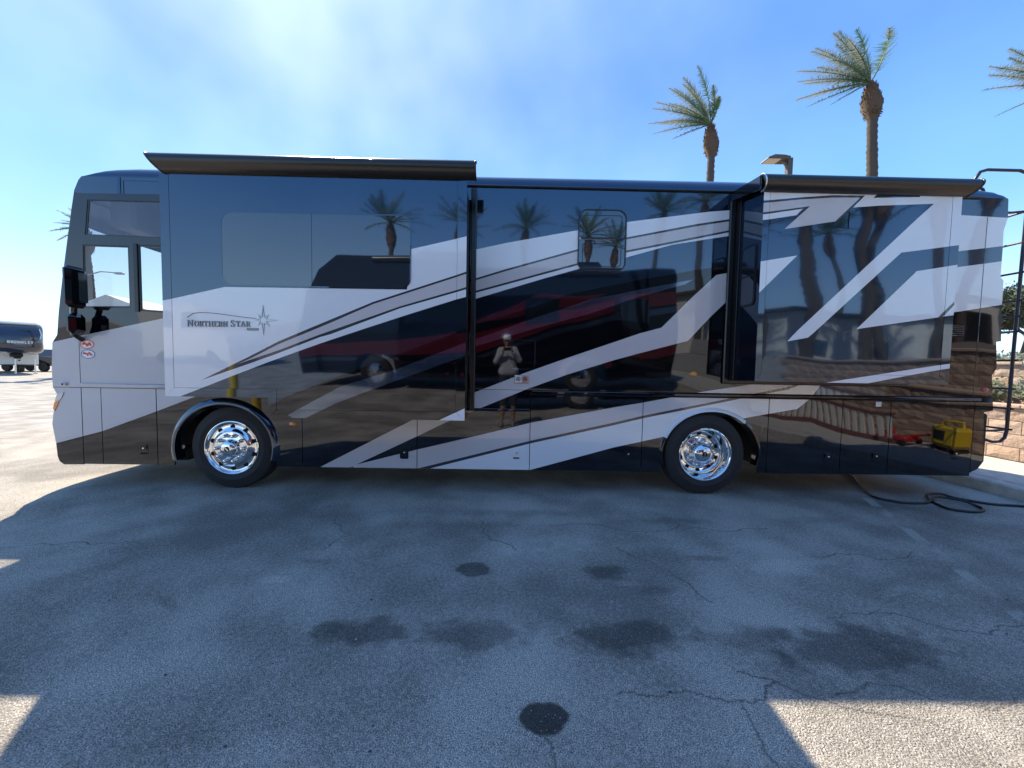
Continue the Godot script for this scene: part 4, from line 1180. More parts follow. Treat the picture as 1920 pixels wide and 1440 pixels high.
func flare(o: Node3D, cx: float, cy: float, ax: float, ay: float, bx: float, by: float, a0: float, a1: float, m: String, proud: float) -> void:
	var mb := MB.new()
	var k := 48
	var oe := ellipse(cx, cy, ax, ay, k, a0, a1); var ie := ellipse(cx, cy, bx, by, k, a0, a1)
	for i in k:
		var pts := []
		for j in [i, i + 1]:
			var d: Vector2 = (oe[j] - Vector2(cx, cy)).normalized()
			var nn := Vector3(d.x, d.y, 0)
			var q := []
			for t in [[0.0, 0.0, 0.9], [0.35, 0.75, 0.6], [0.75, 1.0, 0.15], [1.0, 0.95, -0.4]]:
				var p: Vector2 = oe[j].lerp(ie[j], t[0])
				q.append([Vector3(p.x, p.y, WALL + 0.001 + proud * t[1]), (Vector3(0, 0, 1) + nn * t[2]).normalized()])
			q.append([Vector3(ie[j].x, ie[j].y, WALL - 0.10), -nn])
			pts.append(q)
		for t in 3: mb.quads(pts[0][t][0], pts[1][t][0], pts[1][t + 1][0], pts[0][t + 1][0], pts[0][t][1], pts[1][t][1], pts[1][t + 1][1], pts[0][t + 1][1])
		mb.quad(pts[0][3][0], pts[1][3][0], pts[1][4][0], pts[0][4][0])
	part(o, "arch_flare", mb.mesh(M[m]))

func wheel(o: Node3D, c: Vector3, dual: bool) -> void:
	var x := Transform3D(Basis(Vector3.RIGHT, PI / 2), c)   # local y points out towards the camera
	var mb := MB.new()
	mb.lathe([Vector2(0.28, -0.24), Vector2(0.40, -0.255), Vector2(0.452, -0.235), Vector2(0.465, -0.20), Vector2(0.466, -0.165), Vector2(0.452, -0.16), Vector2(0.452, -0.148), Vector2(0.466, -0.143), Vector2(0.466, -0.102), Vector2(0.452, -0.097), Vector2(0.452, -0.085),
		Vector2(0.466, -0.08), Vector2(0.464, -0.045), Vector2(0.455, -0.022), Vector2(0.449, -0.020), Vector2(0.447, -0.012), Vector2(0.438, -0.010), Vector2(0.425, -0.004), Vector2(0.405, 0.004), Vector2(0.372, 0.008), Vector2(0.368, 0.011), Vector2(0.352, 0.011), Vector2(0.348, 0.008), Vector2(0.325, 0.006), Vector2(0.308, 0.0), Vector2(0.300, -0.012), Vector2(0.298, -0.03)], x, 72)
	var wh := part(o, "wheel", mb.mesh(M.tyre))
	mb = MB.new()
	var face := [Vector2(0.292, -0.03), Vector2(0.304, -0.006), Vector2(0.302, 0.004), Vector2(0.294, 0.006), Vector2(0.286, 0.001), Vector2(0.280, -0.012)]
	var holes_r := 0.234; var holes_h := -0.0215; var lug_h := 0.010
	if dual:
		face += [Vector2(0.272, -0.05), Vector2(0.262, -0.11), Vector2(0.255, -0.135), Vector2(0.243, -0.150), Vector2(0.228, -0.156), Vector2(0.205, -0.160), Vector2(0.192, -0.150), Vector2(0.186, -0.142), Vector2(0.178, -0.140), Vector2(0.125, -0.140), Vector2(0.118, -0.135), Vector2(0.112, -0.06), Vector2(0.108, -0.045), Vector2(0.098, -0.035), Vector2(0.08, -0.02), Vector2(0.05, -0.008), Vector2(0.0, -0.004)]
		holes_r = 0.222; holes_h = -0.156; lug_h = -0.140
	else:
		face += [Vector2(0.272, -0.022), Vector2(0.258, -0.026), Vector2(0.236, -0.024), Vector2(0.208, -0.014), Vector2(0.192, 0.002), Vector2(0.184, 0.008), Vector2(0.172, 0.010), Vector2(0.105, 0.010), Vector2(0.096, 0.014), Vector2(0.092, 0.05), Vector2(0.084, 0.062), Vector2(0.06, 0.074), Vector2(0.03, 0.079), Vector2(0.0, 0.080)]
	mb.lathe(face, x, 72)
	part(wh, "rim", mb.mesh(M.chrome))
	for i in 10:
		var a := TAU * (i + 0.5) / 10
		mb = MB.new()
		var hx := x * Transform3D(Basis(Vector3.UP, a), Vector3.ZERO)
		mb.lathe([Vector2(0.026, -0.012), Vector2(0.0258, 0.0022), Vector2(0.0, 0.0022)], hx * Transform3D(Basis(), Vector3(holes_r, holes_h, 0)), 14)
		part(wh, "hand_hole_shade", mb.mesh(M.gap))  # near-black proud disc, painted for the shade inside an open hole
		mb = MB.new()
		var lx := x * Transform3D(Basis(Vector3.UP, a + PI / 10), Vector3.ZERO)
		mb.lathe([Vector2(0.025, 0.0), Vector2(0.023, 0.014), Vector2(0.019, 0.016), Vector2(0.018, 0.046), Vector2(0.012, 0.056), Vector2(0.0, 0.058)], lx * Transform3D(Basis(), Vector3(0.145 if not dual else 0.152, lug_h, 0)), 10)
		part(wh, "lug_nut", mb.mesh(M.chrome))
	mb = MB.new()
	mb.lathe([Vector2(0.030, 0.0), Vector2(0.030, 0.0035), Vector2(0.0, 0.0045)], x * Transform3D(Basis(), Vector3(0, -0.006 if dual else 0.077, 0)), 24)
	var hub := part(wh, "hub_badge", mb.mesh(M.trim))
	mb = MB.new(); mb.box(c + Vector3(0.0, 0.0, 0.0005 if dual else 0.0835), Vector3(0.048, 0.011, 0.004), 0.001, Basis(Vector3.BACK, 1.57 if dual else -0.75))
	mb.add_to(hub.mesh, M.chrome)

func ladder(o: Node3D) -> void:
	var tube_m := mat(lin(0.035, 0.03, 0.04), 0.35, 0.3)
	var z := -4.36
	var mb := MB.new()
	var rail := func(zz: float, up: float):
		var p := []
		for q in [[5.20, 3.50], [5.22, 3.62 + up], [5.27, 3.70 + up], [5.35, 3.725 + up], [5.72, 3.725 + up], [5.80, 3.70 + up], [5.835, 3.62 + up], [5.84, 3.45], [5.83, 2.6], [5.82, 1.6], [5.82, 0.78], [5.80, 0.70], [5.75, 0.655], [5.66, 0.65], [5.56, 0.68], [5.50, 0.72]]: p.append(Vector3(q[0], q[1], zz))
		return p
	mb.tube(rail.call(z, 0.0), 0.0165, 8)
	var l := part(o, "ladder", mb.mesh(tube_m))
	mb = MB.new(); mb.tube(rail.call(z - 0.40, 0.0), 0.0165, 8)
	part(l, "far_rail", mb.mesh(tube_m))
	for y in [3.28, 2.94, 2.60, 2.28, 2.10, 1.93, 1.60, 1.27, 1.04, 0.80]:
		mb = MB.new(); mb.tube([Vector3(5.832, y, z + 0.035), Vector3(5.832, y, z - 0.44)], 0.0125, 6)
		part(l, "rung", mb.mesh(tube_m))
	for y in [3.28, 1.93, 0.80]:
		for zz in [z, z - 0.4]:
			mb = MB.new(); mb.tube([Vector3(5.832, y, zz), Vector3(5.66, y - 0.02, zz), Vector3(5.54, y - 0.02, zz)], 0.013, 6)
			part(l, "standoff", mb.mesh(tube_m))

# ---------------------------------------------------------------- hose, trailer, truck, lamps
func far_things() -> void:
	# black power lead running from under the tail, looped once, to the pavement
	var c := Curve3D.new()
	var p := [[4.80, -5.30], [4.74, -5.10], [4.51, -4.75], [4.22, -4.30], [4.30, -4.13], [4.41, -4.08], [4.62, -4.09], [4.88, -4.20], [5.03, -4.11], [5.08, -3.97], [5.0, -3.88], [4.83, -3.84], [4.68, -3.93], [4.76, -4.17], [4.86, -4.29], [5.04, -4.32], [5.17, -4.23], [5.34, -4.08], [5.64, -4.02], [5.80, -3.95]]
	for i in p.size():
		var a: Array = p[maxi(i - 1, 0)]; var b: Array = p[mini(i + 1, p.size() - 1)]
		var d := Vector3(b[0] - a[0], 0, b[1] - a[1]) / 6
		var y := 0.014 + (0.028 if i in [7, 8, 14, 15] else 0.0)
		c.add_point(Vector3(p[i][0], y, p[i][1]), -d, d)
	c.bake_interval = 0.03
	var mb := MB.new()
	mb.tube(Array(c.get_baked_points()), 0.0135, 8)
	var o := single("power_lead", mb.mesh(mat(lin(0.012, 0.012, 0.013), 0.5)))
	tag(o, "black power lead looped on the asphalt behind the motorhome's rear wheel", "cable")
	trailer()
	parked_truck()
	street_lamp()
	area_lamp()
	canopy()

func trailer() -> void:
	# fifth-wheel trailer seen from its nose
	var at := Vector3(-37.5, 0, -30.0)
	var o := thing("fifth_wheel_trailer", "white travel trailer with dark glossy bulging nose and white lettering, standing across the lot", "trailer", at)
	var turn := Basis(Vector3.UP, deg_to_rad(60))
	var T := Transform3D(turn, at)
	var dark := mat(lin(0.018, 0.022, 0.04), 0.12, 0.0, 1.0)
	var white := mat(lin(0.72, 0.72, 0.70), 0.35, 0.0, 0.5)
	var sec := func(z: float, w: float, y0: float, y1: float, r: float):
		var q := []
		for v in round_rect(-w, y0, w, y1, r, 5): q.append(T * Vector3(v.x, v.y, z))
		return q
	var mb := MB.new()
	var rings := [sec.call(-1.1, 1.42, 1.62, 4.02, 0.30), sec.call(-0.5, 1.42, 1.62, 3.98, 0.32), sec.call(-0.15, 1.38, 1.64, 3.85, 0.4), sec.call(0.15, 1.30, 1.70, 3.6, 0.5), sec.call(0.40, 1.16, 1.82, 3.25, 0.55), sec.call(0.52, 0.9, 2.05, 2.9, 0.4)]
	for k in rings.size() - 1:
		for i in 24:
			var j := (i + 1) % 24
			mb.quad(rings[k][i], rings[k][j], rings[k + 1][j], rings[k + 1][i])
	for i in range(1, 23): mb.tri(rings[5][0], rings[5][i], rings[5][i + 1])
	var st := SurfaceTool.new()
	part(o, "nose", smooth(mb, 0.5).mesh(dark))
	mb = MB.new()
	mb.box(T * Vector3(0, 2.82, -6.2), Vector3(2.84, 2.36, 10.2), 0.12, turn)
	part(o, "body", mb.mesh(white))
	mb = MB.new(); mb.box(T * Vector3(0, 1.18, -6.0), Vector3(2.7, 0.86, 8.6), 0.05, turn)
	var low := part(o, "lower_body", mb.mesh(white))
	mb = MB.new(); mb.box(T * Vector3(0, 3.93, -0.75), Vector3(2.3, 0.24, 1.35), 0.10, turn); part(o, "roof_glare_cap", mb.mesh(white))  # white box added over the nose for the glare on its roof
	mb = MB.new(); mb.box(T * Vector3(-0.4, 4.03, -1.9), Vector3(1.9, 0.16, 1.6), 0.06, turn); part(o, "roof_unit", mb.mesh(white))
	mb = MB.new(); mb.box(T * Vector3(0.1, 1.48, -0.9), Vector3(0.55, 0.28, 0.9), 0.05, turn); mb.box(T * Vector3(0.1, 1.30, -0.55), Vector3(0.34, 0.18, 0.34), 0.03, turn); part(o, "pin_box", mb.mesh(M.chassis))
	for x in [-1.1, 0.15, 1.15]:
		mb = MB.new(); mb.tube([T * Vector3(x, 1.2, -1.7), T * Vector3(x, 0.03, -1.7)], 0.05, 8); mb.box(T * Vector3(x, 0.02, -1.7), Vector3(0.24, 0.04, 0.24), 0.01, turn)
		part(o, "landing_leg", mb.mesh(M.alu))
	for x in [-0.9, 0.35]:
		mb = MB.new(); mb.box(T * Vector3(x, 1.08, -1.69), Vector3(0.11, 0.11, 0.02), 0.01, turn); part(low, "access_cap", mb.mesh(M.trim))
	for s in [-1, 1]:
		mb = MB.new(); mb.tube([T * Vector3(1.12 * s, 3.55, 0.20), T * Vector3(1.18 * s, 3.1, 0.33), T * Vector3(1.08 * s, 2.75, 0.47)], 0.035, 6); part(o, "light_strip", mb.mesh(white))
	mb = MB.new(); mb.tube([T * Vector3(-1.05, 1.98, 0.40), T * Vector3(-1.1, 1.72, 0.16), T * Vector3(-0.5, 1.68, 0.20)], 0.03, 6); part(o, "light_strip", mb.mesh(white))
	for k in 2:
		for x in [-1.28, 1.28]:
			mb = MB.new(); mb.lathe([Vector2(0.2, -0.12), Vector2(0.40, -0.12), Vector2(0.42, 0), Vector2(0.40, 0.12), Vector2(0.2, 0.12), Vector2(0, 0.1)], Transform3D(turn * Basis(Vector3.BACK, PI / 2), T * Vector3(x, 0.42, -7.0 - k)), 24)
			part(o, "wheel", mb.mesh(M.tyre))
	var f := SystemFont.new(); f.font_names = PackedStringArray(["Droid Sans"]); f.font_weight = 700
	var t := TextMesh.new()
	t.text = "BRINKLEY"; t.font = f; t.font_size = 64; t.pixel_size = 0.27 / 64; t.depth = 0.02; t.material = white
	var l := part(o, "lettering", t, true)
	l.transform = Transform3D(turn * Basis(Vector3.RIGHT, -0.02), turn * Vector3(0.1, 2.47, 0.545))
	l.scale = Vector3(1.0, 1, 1)

# average the normals of faces that meet at an angle whose cosine is above the limit
func smooth(a: MB, limit: float) -> MB:
	var at := {}
	for i in a.v.size():
		var k := (a.v[i] * 1000.0).round()
		if not at.has(k): at[k] = []
		at[k].append(i)
	var old := a.n.duplicate()
	for k in at:
		for i in at[k]:
			var s := Vector3.ZERO
			for j in at[k]:
				if old[i].dot(old[j]) > limit: s += old[j]
			a.n[i] = s.normalized()
	return a

func parked_truck() -> void:
	var at := Vector3(-44.5, 0, -37.0)
	var o := thing("parked_truck", "dark pickup truck parked beyond the nose of the white trailer", "truck", at)
	var mb := MB.new()
	mb.extrude(PackedVector2Array([Vector2(-2.6, 0.55), Vector2(2.7, 0.55), Vector2(2.75, 1.1), Vector2(2.5, 1.35), Vector2(1.2, 1.45), Vector2(0.5, 2.1), Vector2(-1.2, 2.12), Vector2(-1.4, 1.45), Vector2(-2.65, 1.42)]), -0.95, 0.95, Transform3D(Basis(), at))
	part(o, "body", mb.mesh(M.black))
	mb = MB.new(); mb.extrude(PackedVector2Array([Vector2(1.0, 1.5), Vector2(0.42, 2.02), Vector2(-1.1, 2.03), Vector2(-1.2, 1.5)]), 0.951, 0.96, Transform3D(Basis(), at)); part(o, "side_window", mb.mesh(M.tint))
	for x in [-1.6, 1.75]:
		for z in [-0.85, 0.87]:
			mb = MB.new(); mb.lathe([Vector2(0.2, -0.14), Vector2(0.38, -0.14), Vector2(0.42, -0.08), Vector2(0.42, 0.08), Vector2(0.38, 0.14), Vector2(0.22, 0.12), Vector2(0.0, 0.12)], Transform3D(Basis(Vector3.RIGHT, PI / 2), at + Vector3(x, 0.42, z)), 28)
			part(o, "wheel", mb.mesh(M.tyre))

func street_lamp() -> void:
	var o := thing("street_lamp", "tall street lamp with a long curved arm, seen through the cab window", "street lamp", Vector3(-27.6, 0, -25))
	var grey := mat(lin(0.32, 0.33, 0.33), 0.5, 0.3)
	var mb := MB.new(); mb.tube([Vector3(-27.6, 0, -25), Vector3(-27.6, 6.3, -25)], [0.11, 0.07], 10); part(o, "pole", mb.mesh(grey))
	mb = MB.new(); mb.tube([Vector3(-27.6, 6.2, -25), Vector3(-27.3, 6.42, -25), Vector3(-26.4, 6.68, -25), Vector3(-25.8, 6.85, -25), Vector3(-25.2, 6.82, -25), Vector3(-24.8, 6.78, -25)], 0.035, 8); part(o, "arm", mb.mesh(grey))
	mb = MB.new(); mb.box(Vector3(-24.62, 6.76, -25), Vector3(0.55, 0.13, 0.26), 0.05); part(o, "lamp_head", mb.mesh(grey))
func area_lamp() -> void:
	var b := Vector3(10.17, 0, -14.3)
	var o := thing("car_park_lamp", "brown square car park lamp post with a flat box head rising behind the motorhome", "lamp post", b)
	var mb := MB.new(); mb.b2(b + Vector3(-0.09, 1.6, -0.09), b + Vector3(0.09, 9.12, 0.09), 0.01); part(o, "pole", mb.mesh(M.post))
	mb = MB.new(); mb.extrude(PackedVector2Array([Vector2(-0.10, 9.02), Vector2(-0.10, 8.85), Vector2(-0.22, 8.98), Vector2(-0.36, 9.02)]), -0.05, 0.05, Transform3D(Basis(), Vector3(b.x, 0, b.z))); part(o, "bracket", mb.mesh(M.post))
	mb = MB.new()
	mb.extrude(PackedVector2Array([Vector2(-0.92, 9.01), Vector2(-0.90, 9.05), Vector2(-0.66, 9.15), Vector2(-0.30, 9.14), Vector2(-0.10, 9.10), Vector2(-0.10, 9.02)]), -0.22, 0.22, Transform3D(Basis(), Vector3(b.x, 0, b.z)))
	var h := part(o, "lamp_head", mb.mesh(M.post))
	mb = MB.new(); mb.b2(b + Vector3(-0.88, 9.0, -0.19), b + Vector3(-0.42, 9.012, 0.19)); part(h, "lens", mb.mesh(M.lamp_lens))
func canopy() -> void:
	var b := Vector3(-28.9, 0, -28)
	var o := thing("shade_canopy", "white gabled canopy on posts, seen low through the cab window", "canopy", b)
	var mb := MB.new()
	mb.extrude(PackedVector2Array([Vector2(-3.0, 4.6), Vector2(0.3, 5.9), Vector2(4.2, 4.5), Vector2(4.2, 3.6), Vector2(-3.0, 3.6)]), -4.0, 0.0, Transform3D(Basis(), b)); part(o, "roof", mb.mesh(M.stucco))
	for x in [-2.8, 4.0]:
		for z in [-3.8, -0.2]:
			mb = MB.new(); mb.tube([b + Vector3(x, 0, z), b + Vector3(x, 3.62, z)], 0.08, 8); part(o, "post", mb.mesh(M.alu))

# ---------------------------------------------------------------- palms
# fronds: direction round the trunk in degrees, rise in degrees, length
func palm(label: String, base: Vector3, neck: Vector3, fronds: Array, seed_: int, wind: Vector3, group: String, r0 := 0.22, leaflets := 62) -> Node3D:
	var rng := RandomNumberGenerator.new()
	rng.seed = seed_
	var o := thing("date_palm", label, "palm tree", base, group)
	var up := neck - base
	var mb := MB.new()
	var pts := []; var rad := []
	var k := int(up.length() / 0.16)
	for i in k + 1:
		var t := float(i) / k
		var s := up * t + Vector3(sin(t * PI) * 0.35 * signf(up.x + 0.01), 0, 0)
		pts.append(s + Vector3(rng.randfn(0, 0.006), 0, rng.randfn(0, 0.006)))
		rad.append(r0 * (1.25 - 0.3 * t) * (1.0 + (0.07 if i % 2 else -0.06) + rng.randfn(0, 0.03)))
	mb.tube(pts, rad, 14)
	part(o, "trunk", mb.mesh(M.bark), true)
	# swollen boot of cut leaf bases under the crown
	mb = MB.new()
	var n := up.normalized()
	var bl := 1.75
	mb.tube([up - n * 0.25, up + n * 0.2, up + n * 0.6, up + n * 1.05, up + n * bl], [r0, r0 * 1.75, r0 * 2.0, r0 * 1.6, r0 * 0.6], 12)
	for i in 150:
		var h := rng.randf_range(-0.1, bl - 0.2); var a := i * 2.39996
		var rr: float = r0 * lerpf(1.95, 1.0, clampf((h - 0.7) / 0.8, 0, 1)) * clampf(0.55 + (h + 0.3) * 0.9, 0, 1)
		var d := Vector3(cos(a), 0, sin(a))
		var s := d.cross(n) * 0.055
		var p := up + n * h + d * rr * 0.85
		var tip := p + d * 0.10 + n * rng.randf_range(0.10, 0.24) * (1.0 if h > 0.3 else -0.5)
		mb.tri(p - s, p + s, tip); mb.tri(p + s, p + d * 0.06 - n * 0.03, tip); mb.tri(p + d * 0.06 - n * 0.03, p - s, tip)
	part(o, "boot", mb.mesh(M.boot), true)
	var top := up + n * (bl - 0.05)
	for f in fronds:
		var az := deg_to_rad(f[0]); var el := deg_to_rad(f[1]); var len: float = f[2]
		var d := Vector3(cos(az) * cos(el), sin(el), -sin(az) * cos(el))
		var rib := MB.new(); var leaf := MB.new()
		var line := []; var thick := []
		for i in 13:
			var t := i / 12.0
			line.append(top + d * len * t + wind * len * t * t + Vector3(0, -0.30 * cos(el) * len * t * t, 0))
			thick.append(0.035 * (1.0 - t) + 0.006)
		rib.tube(line, thick, 5)
		for i in leaflets:
			var t := 0.16 + 0.84 * i / leaflets
			var q := t * 12; var j := mini(int(q), 11)
			var p: Vector3 = line[j].lerp(line[j + 1], q - j)
			var along: Vector3 = (line[j + 1] - line[j]).normalized()
			var side := along.cross(Vector3.UP)
			side = side.normalized() if side.length() > 0.1 else Vector3.RIGHT
			var lift := side.cross(along).normalized()
			var ll := 0.58 * sin(PI * clampf(0.12 + t * 0.80, 0, 1)) * len / 3.2 * rng.randf_range(0.8, 1.15)
			for s in [-1.0, 1.0]:
				var dd: Vector3 = (along * 0.75 + side * s * 1.0 + lift * rng.randf_range(-0.3, 0.6) + Vector3(rng.randfn(0, 0.12), -0.22, rng.randfn(0, 0.12)) + wind * 0.6).normalized()
				var w := along * 0.028
				leaf.tri(p - w, p + w, p + dd * ll)
		var fr := part(o, "frond", leaf.mesh(M.frond), true)
		rib.add_to(fr.mesh, M.rachis)
	return o

func palms() -> void:
	var wind := Vector3(-0.30, 0.02, 0.05)
	# seen over the roof: mostly blown towards the front of the motorhome, one or two upright fronds
	var fa := [[178, 2, 2.7], [175, 16, 3.0], [182, 28, 3.1], [172, 40, 3.1], [185, 52, 3.0], [166, 62, 2.9], [190, -18, 2.0], [100, 72, 3.0], [55, 84, 3.6], [5, 72, 2.6], [205, 24, 2.7], [150, 28, 2.6], [215, 48, 2.7], [135, 52, 2.7], [180, 72, 3.0], [195, 8, 2.5], [345, 62, 1.9]]
	palm("leaning date palm with wind swept crown, the nearer to the middle of the motorhome's roof", Vector3(13.3, 1.6, -24), Vector3(12.25, 14.5, -24), fa, 501, wind, "date palms over the roof")
	var fb := [[178, 14, 3.2], [172, 27, 3.3], [183, 38, 3.3], [170, 50, 3.2], [186, 60, 3.1], [176, -2, 3.1], [184, -16, 2.9], [198, -28, 2.4], [150, 28, 2.7], [215, 40, 2.7], [140, 48, 2.7], [120, 70, 3.0], [8, 58, 4.2], [60, 80, 3.2], [205, 20, 2.9], [165, 72, 3.1], [160, 6, 2.8]]
	palm("tall date palm with wind swept crown and swollen brown boot above the rear slide-out", Vector3(21.6, 1.6, -21.5), Vector3(19.75, 15.4, -21.5), fb, 502, wind, "date palms over the roof", 0.24)
	var fc := [[178, 12, 3.2], [172, 34, 3.2], [170, 52, 3.0], [184, 25, 3.2], [182, -15, 2.9], [200, 2, 2.9], [150, 40, 2.8], [130, 60, 2.8], [60, 70, 3.0], [20, 40, 3.0], [350, 20, 3.0], [186, 66, 3.0], [250, 45, 2.8]]
	palm("date palm standing furthest past the ladder at the motorhome's tail", Vector3(27.0, 1.6, -18.5), Vector3(26.3, 13.2, -18.5), fc, 503, wind, "date palms over the roof", 0.24)
	var fd := fc.map(func(f): return [f[0], f[1], f[2] * 0.62])
	palm("date palm in front of the motorhome's nose, its trunk seen through the cab window", Vector3(-32.3, 0, -30), Vector3(-32.0, 9.4, -30), fd, 504, wind * 0.6, "", 0.26)

# ---------------------------------------------------------------- what the glossy side mirrors, behind the photographer
func behind_the_camera() -> void:
	second_motorhome()
	# row of palms beyond it
	var rng := RandomNumberGenerator.new()
	rng.seed = 77
	var crown := []
	for i in 20: crown.append([i * 137.5, 5 + 70.0 * float((i * 7) % 20) / 20, rng.randf_range(2.4, 3.0)])
	var proto: Node3D = null
	var spots := [[-6.4, 15, 0.74], [-3.0, 19, 0.85], [1.5, 23, 0.95], [5.5, 18, 0.8], [8.5, 24, 0.85], [10.5, 13, 0.85], [12.0, 9.8, 1.0], [13.2, 14, 1.05], [14.4, 11.0, 1.2], [16.2, 13.5, 0.9], [16.8, 10.5, 1.05], [19.0, 12.5, 1.1], [20.5, 10.2, 0.9], [22.0, 14.5, 1.15], [24.5, 12, 1.0], [27, 25, 1.2], [20, 24, 1.15], [13, 25, 1.1], [31, 14, 1.05]]
	for s in spots:
		var o: Node3D
		if proto == null:
			o = palm("date palm in the row behind the photographer, mirrored in the glossy side", Vector3(s[0], 0, s[1]), Vector3(s[0] + 0.3, 8.6, s[1]), crown, 601, Vector3(-0.18, 0, 0), "palms mirrored in the side", 0.19, 30)
			proto = o
		else:
			o = proto.duplicate()
			o.name = numbered("date_palm")
			add_child(o)
			o.position = Vector3(s[0], 0, s[1])
		o.rotation.y = rng.randf() * TAU
		o.scale = Vector3.ONE * s[2]
	low_building()
	stand_in_railing()
	generator()
	jack()
	bollard()
	white_van(Vector3(-13.5, 0, 9.5), 0.25)

func second_motorhome() -> void:
	var z := 3.0
	var o := thing("dark_motorhome", "black motorhome with dark red swooshes standing behind the photographer, mirrored in the side", "motorhome", Vector3(0, 0, z + 1.2))
	var side := PackedVector2Array([Vector2(-5.6, 0.45), Vector2(-5.7, 1.5), Vector2(-5.45, 2.6), Vector2(-5.1, 3.3), Vector2(-4.6, 3.7), Vector2(5.0, 3.7), Vector2(5.1, 3.5), Vector2(5.1, 0.45), Vector2(3.0, 0.4), Vector2(2.9, 0.9), Vector2(2.6, 1.05), Vector2(1.9, 1.05), Vector2(1.6, 0.9), Vector2(1.5, 0.4), Vector2(-3.0, 0.4), Vector2(-3.1, 0.9), Vector2(-3.4, 1.05), Vector2(-3.9, 1.05), Vector2(-4.2, 0.9), Vector2(-4.3, 0.4)])
	var mb := MB.new(); mb.extrude(side, z + 0.02, z + 2.45); part(o, "body", mb.mesh(M.black))
	var reds := [[[-5.6, 1.2, -1.0, 1.75, 3.5, 2.9, 5.1, 3.1, 5.1, 2.75, 3.2, 2.4, -1.0, 1.2, -5.6, 0.9]], [[-2.5, 0.5, 1.2, 0.8, 5.1, 1.6, 5.1, 1.2, 2.9, 0.75, 2.0, 0.5]], [[-1.2, 2.0, 1.6, 2.5, 3.0, 3.0, 1.0, 2.9]]]
	var layers := []
	for r in reds:
		var p := PackedVector2Array()
		for i in range(0, r[0].size(), 2): p.append(Vector2(r[0][i], r[0][i + 1]))
		layers.append(["red_paint", p])
	layers.insert(1, ["slate", PackedVector2Array([Vector2(-5.6, 0.85), Vector2(-1, 1.12), Vector2(3.2, 2.3), Vector2(5.1, 2.68), Vector2(5.1, 2.5), Vector2(3.2, 2.1), Vector2(-1, 1.0), Vector2(-5.6, 0.75)])])
	var flip := Transform3D(Basis(Vector3.UP, PI), Vector3(0, 0, 0))
	# the painted side faces the other motorhome
	var mirrored := PackedVector2Array()
	for q in side: mirrored.append(Vector2(-q.x, q.y))
	var ml := []
	for l in layers:
		var p := PackedVector2Array()
		for q in l[1]: p.append(Vector2(-q.x, q.y))
		ml.append([l[0], p])
	var sw := part(o, "side_wall", panel(mirrored, ml, "black", {"z": 0.0, "amp": 0.004, "step": 0.5}))
	sw.transform = Transform3D(Basis(Vector3.UP, PI), Vector3(0, 0, z) - o.position)
	for a in [[-5.2, 1.75, -4.2, 2.7], [-2.6, 2.0, -1.1, 2.8], [0.6, 2.0, 1.6, 2.8], [3.2, 2.1, 4.2, 2.8]]:
		mb = MB.new(); mb.extrude(round_rect(a[0], a[1], a[2], a[3], 0.08), z - 0.008, z - 0.001); part(o, "window", mb.mesh(M.tint))
	for x in [-2.0, 2.4]:
		mb = MB.new(); mb.box(Vector3(x, 3.86, z + 1.2), Vector3(1.1, 0.30, 0.9), 0.1); part(o, "roof_unit", mb.mesh(M.black))
	mb = MB.new(); mb.tube([Vector3(-3.6, 3.60, z - 0.09), Vector3(3.4, 3.60, z - 0.09)], 0.085, 12); part(o, "awning_roll", mb.mesh(M.awning))
	mb = MB.new(); mb.tube([Vector3(-4.6, 3.7, z + 0.1), Vector3(5.0, 3.7, z + 0.1)], 0.03, 8); part(o, "roof_rail", mb.mesh(M.alu))
	for x in [-3.65, 2.25]:
		mb = MB.new(); mb.lathe([Vector2(0.28, -0.12), Vector2(0.45, -0.13), Vector2(0.48, -0.09), Vector2(0.48, 0.09), Vector2(0.45, 0.12), Vector2(0.30, 0.125), Vector2(0.28, 0.10)], Transform3D(Basis(Vector3.RIGHT, -PI / 2), Vector3(x, 0.48, z + 0.16)), 32)
		var w := part(o, "wheel", mb.mesh(M.tyre))
		mb = MB.new(); mb.lathe([Vector2(0.29, 0.10), Vector2(0.27, 0.07), Vector2(0.2, 0.09), Vector2(0.1, 0.1), Vector2(0.09, 0.15), Vector2(0.0, 0.16)], Transform3D(Basis(Vector3.RIGHT, -PI / 2), Vector3(x, 0.48, z + 0.16)), 32); part(w, "rim", mb.mesh(M.chrome))
	for a in [[-2.9, -1.6], [-1.5, -0.2], [-0.1, 1.35], [3.1, 4.0], [4.1, 5.0]]:
		mb = MB.new(); mb.b2(Vector3(a[0], 0.46, z - 0.006), Vector3(a[1], 1.05, z - 0.0012), 0.002); part(o, "compartment_door", mb.mesh(M.black))

func low_building() -> void:
	var o := thing("low_building", "low white stucco building with small dark windows, mirrored in the rear slide-out", "building", Vector3(22, 0, 19))
	var mb := MB.new(); mb.b2(Vector3(9.5, 0, 16.5), Vector3(34, 4.3, 22)); part(o, "wall", mb.mesh(M.stucco))
	mb = MB.new(); mb.b2(Vector3(9.3, 4.3, 16.2), Vector3(34.2, 4.5, 22.2)); part(o, "roof", mb.mesh(M.post))
	for x in [15.0, 19.0, 23.0]:
		mb = MB.new(); mb.b2(Vector3(x, 2.0, 16.44), Vector3(x + 0.9, 2.9, 16.5)); var w := part(o, "window", mb.mesh(M.post))
		mb = MB.new(); mb.b2(Vector3(x + 0.06, 2.06, 16.42), Vector3(x + 0.84, 2.84, 16.439)); part(w, "pane", mb.mesh(M.tint))
	mb = MB.new(); mb.b2(Vector3(26.5, 0, 16.42), Vector3(32.0, 3.4, 16.5)); part(o, "garage_shade_slab", mb.mesh(M.gap))  # near-black slab on the wall stands in for a shaded opening

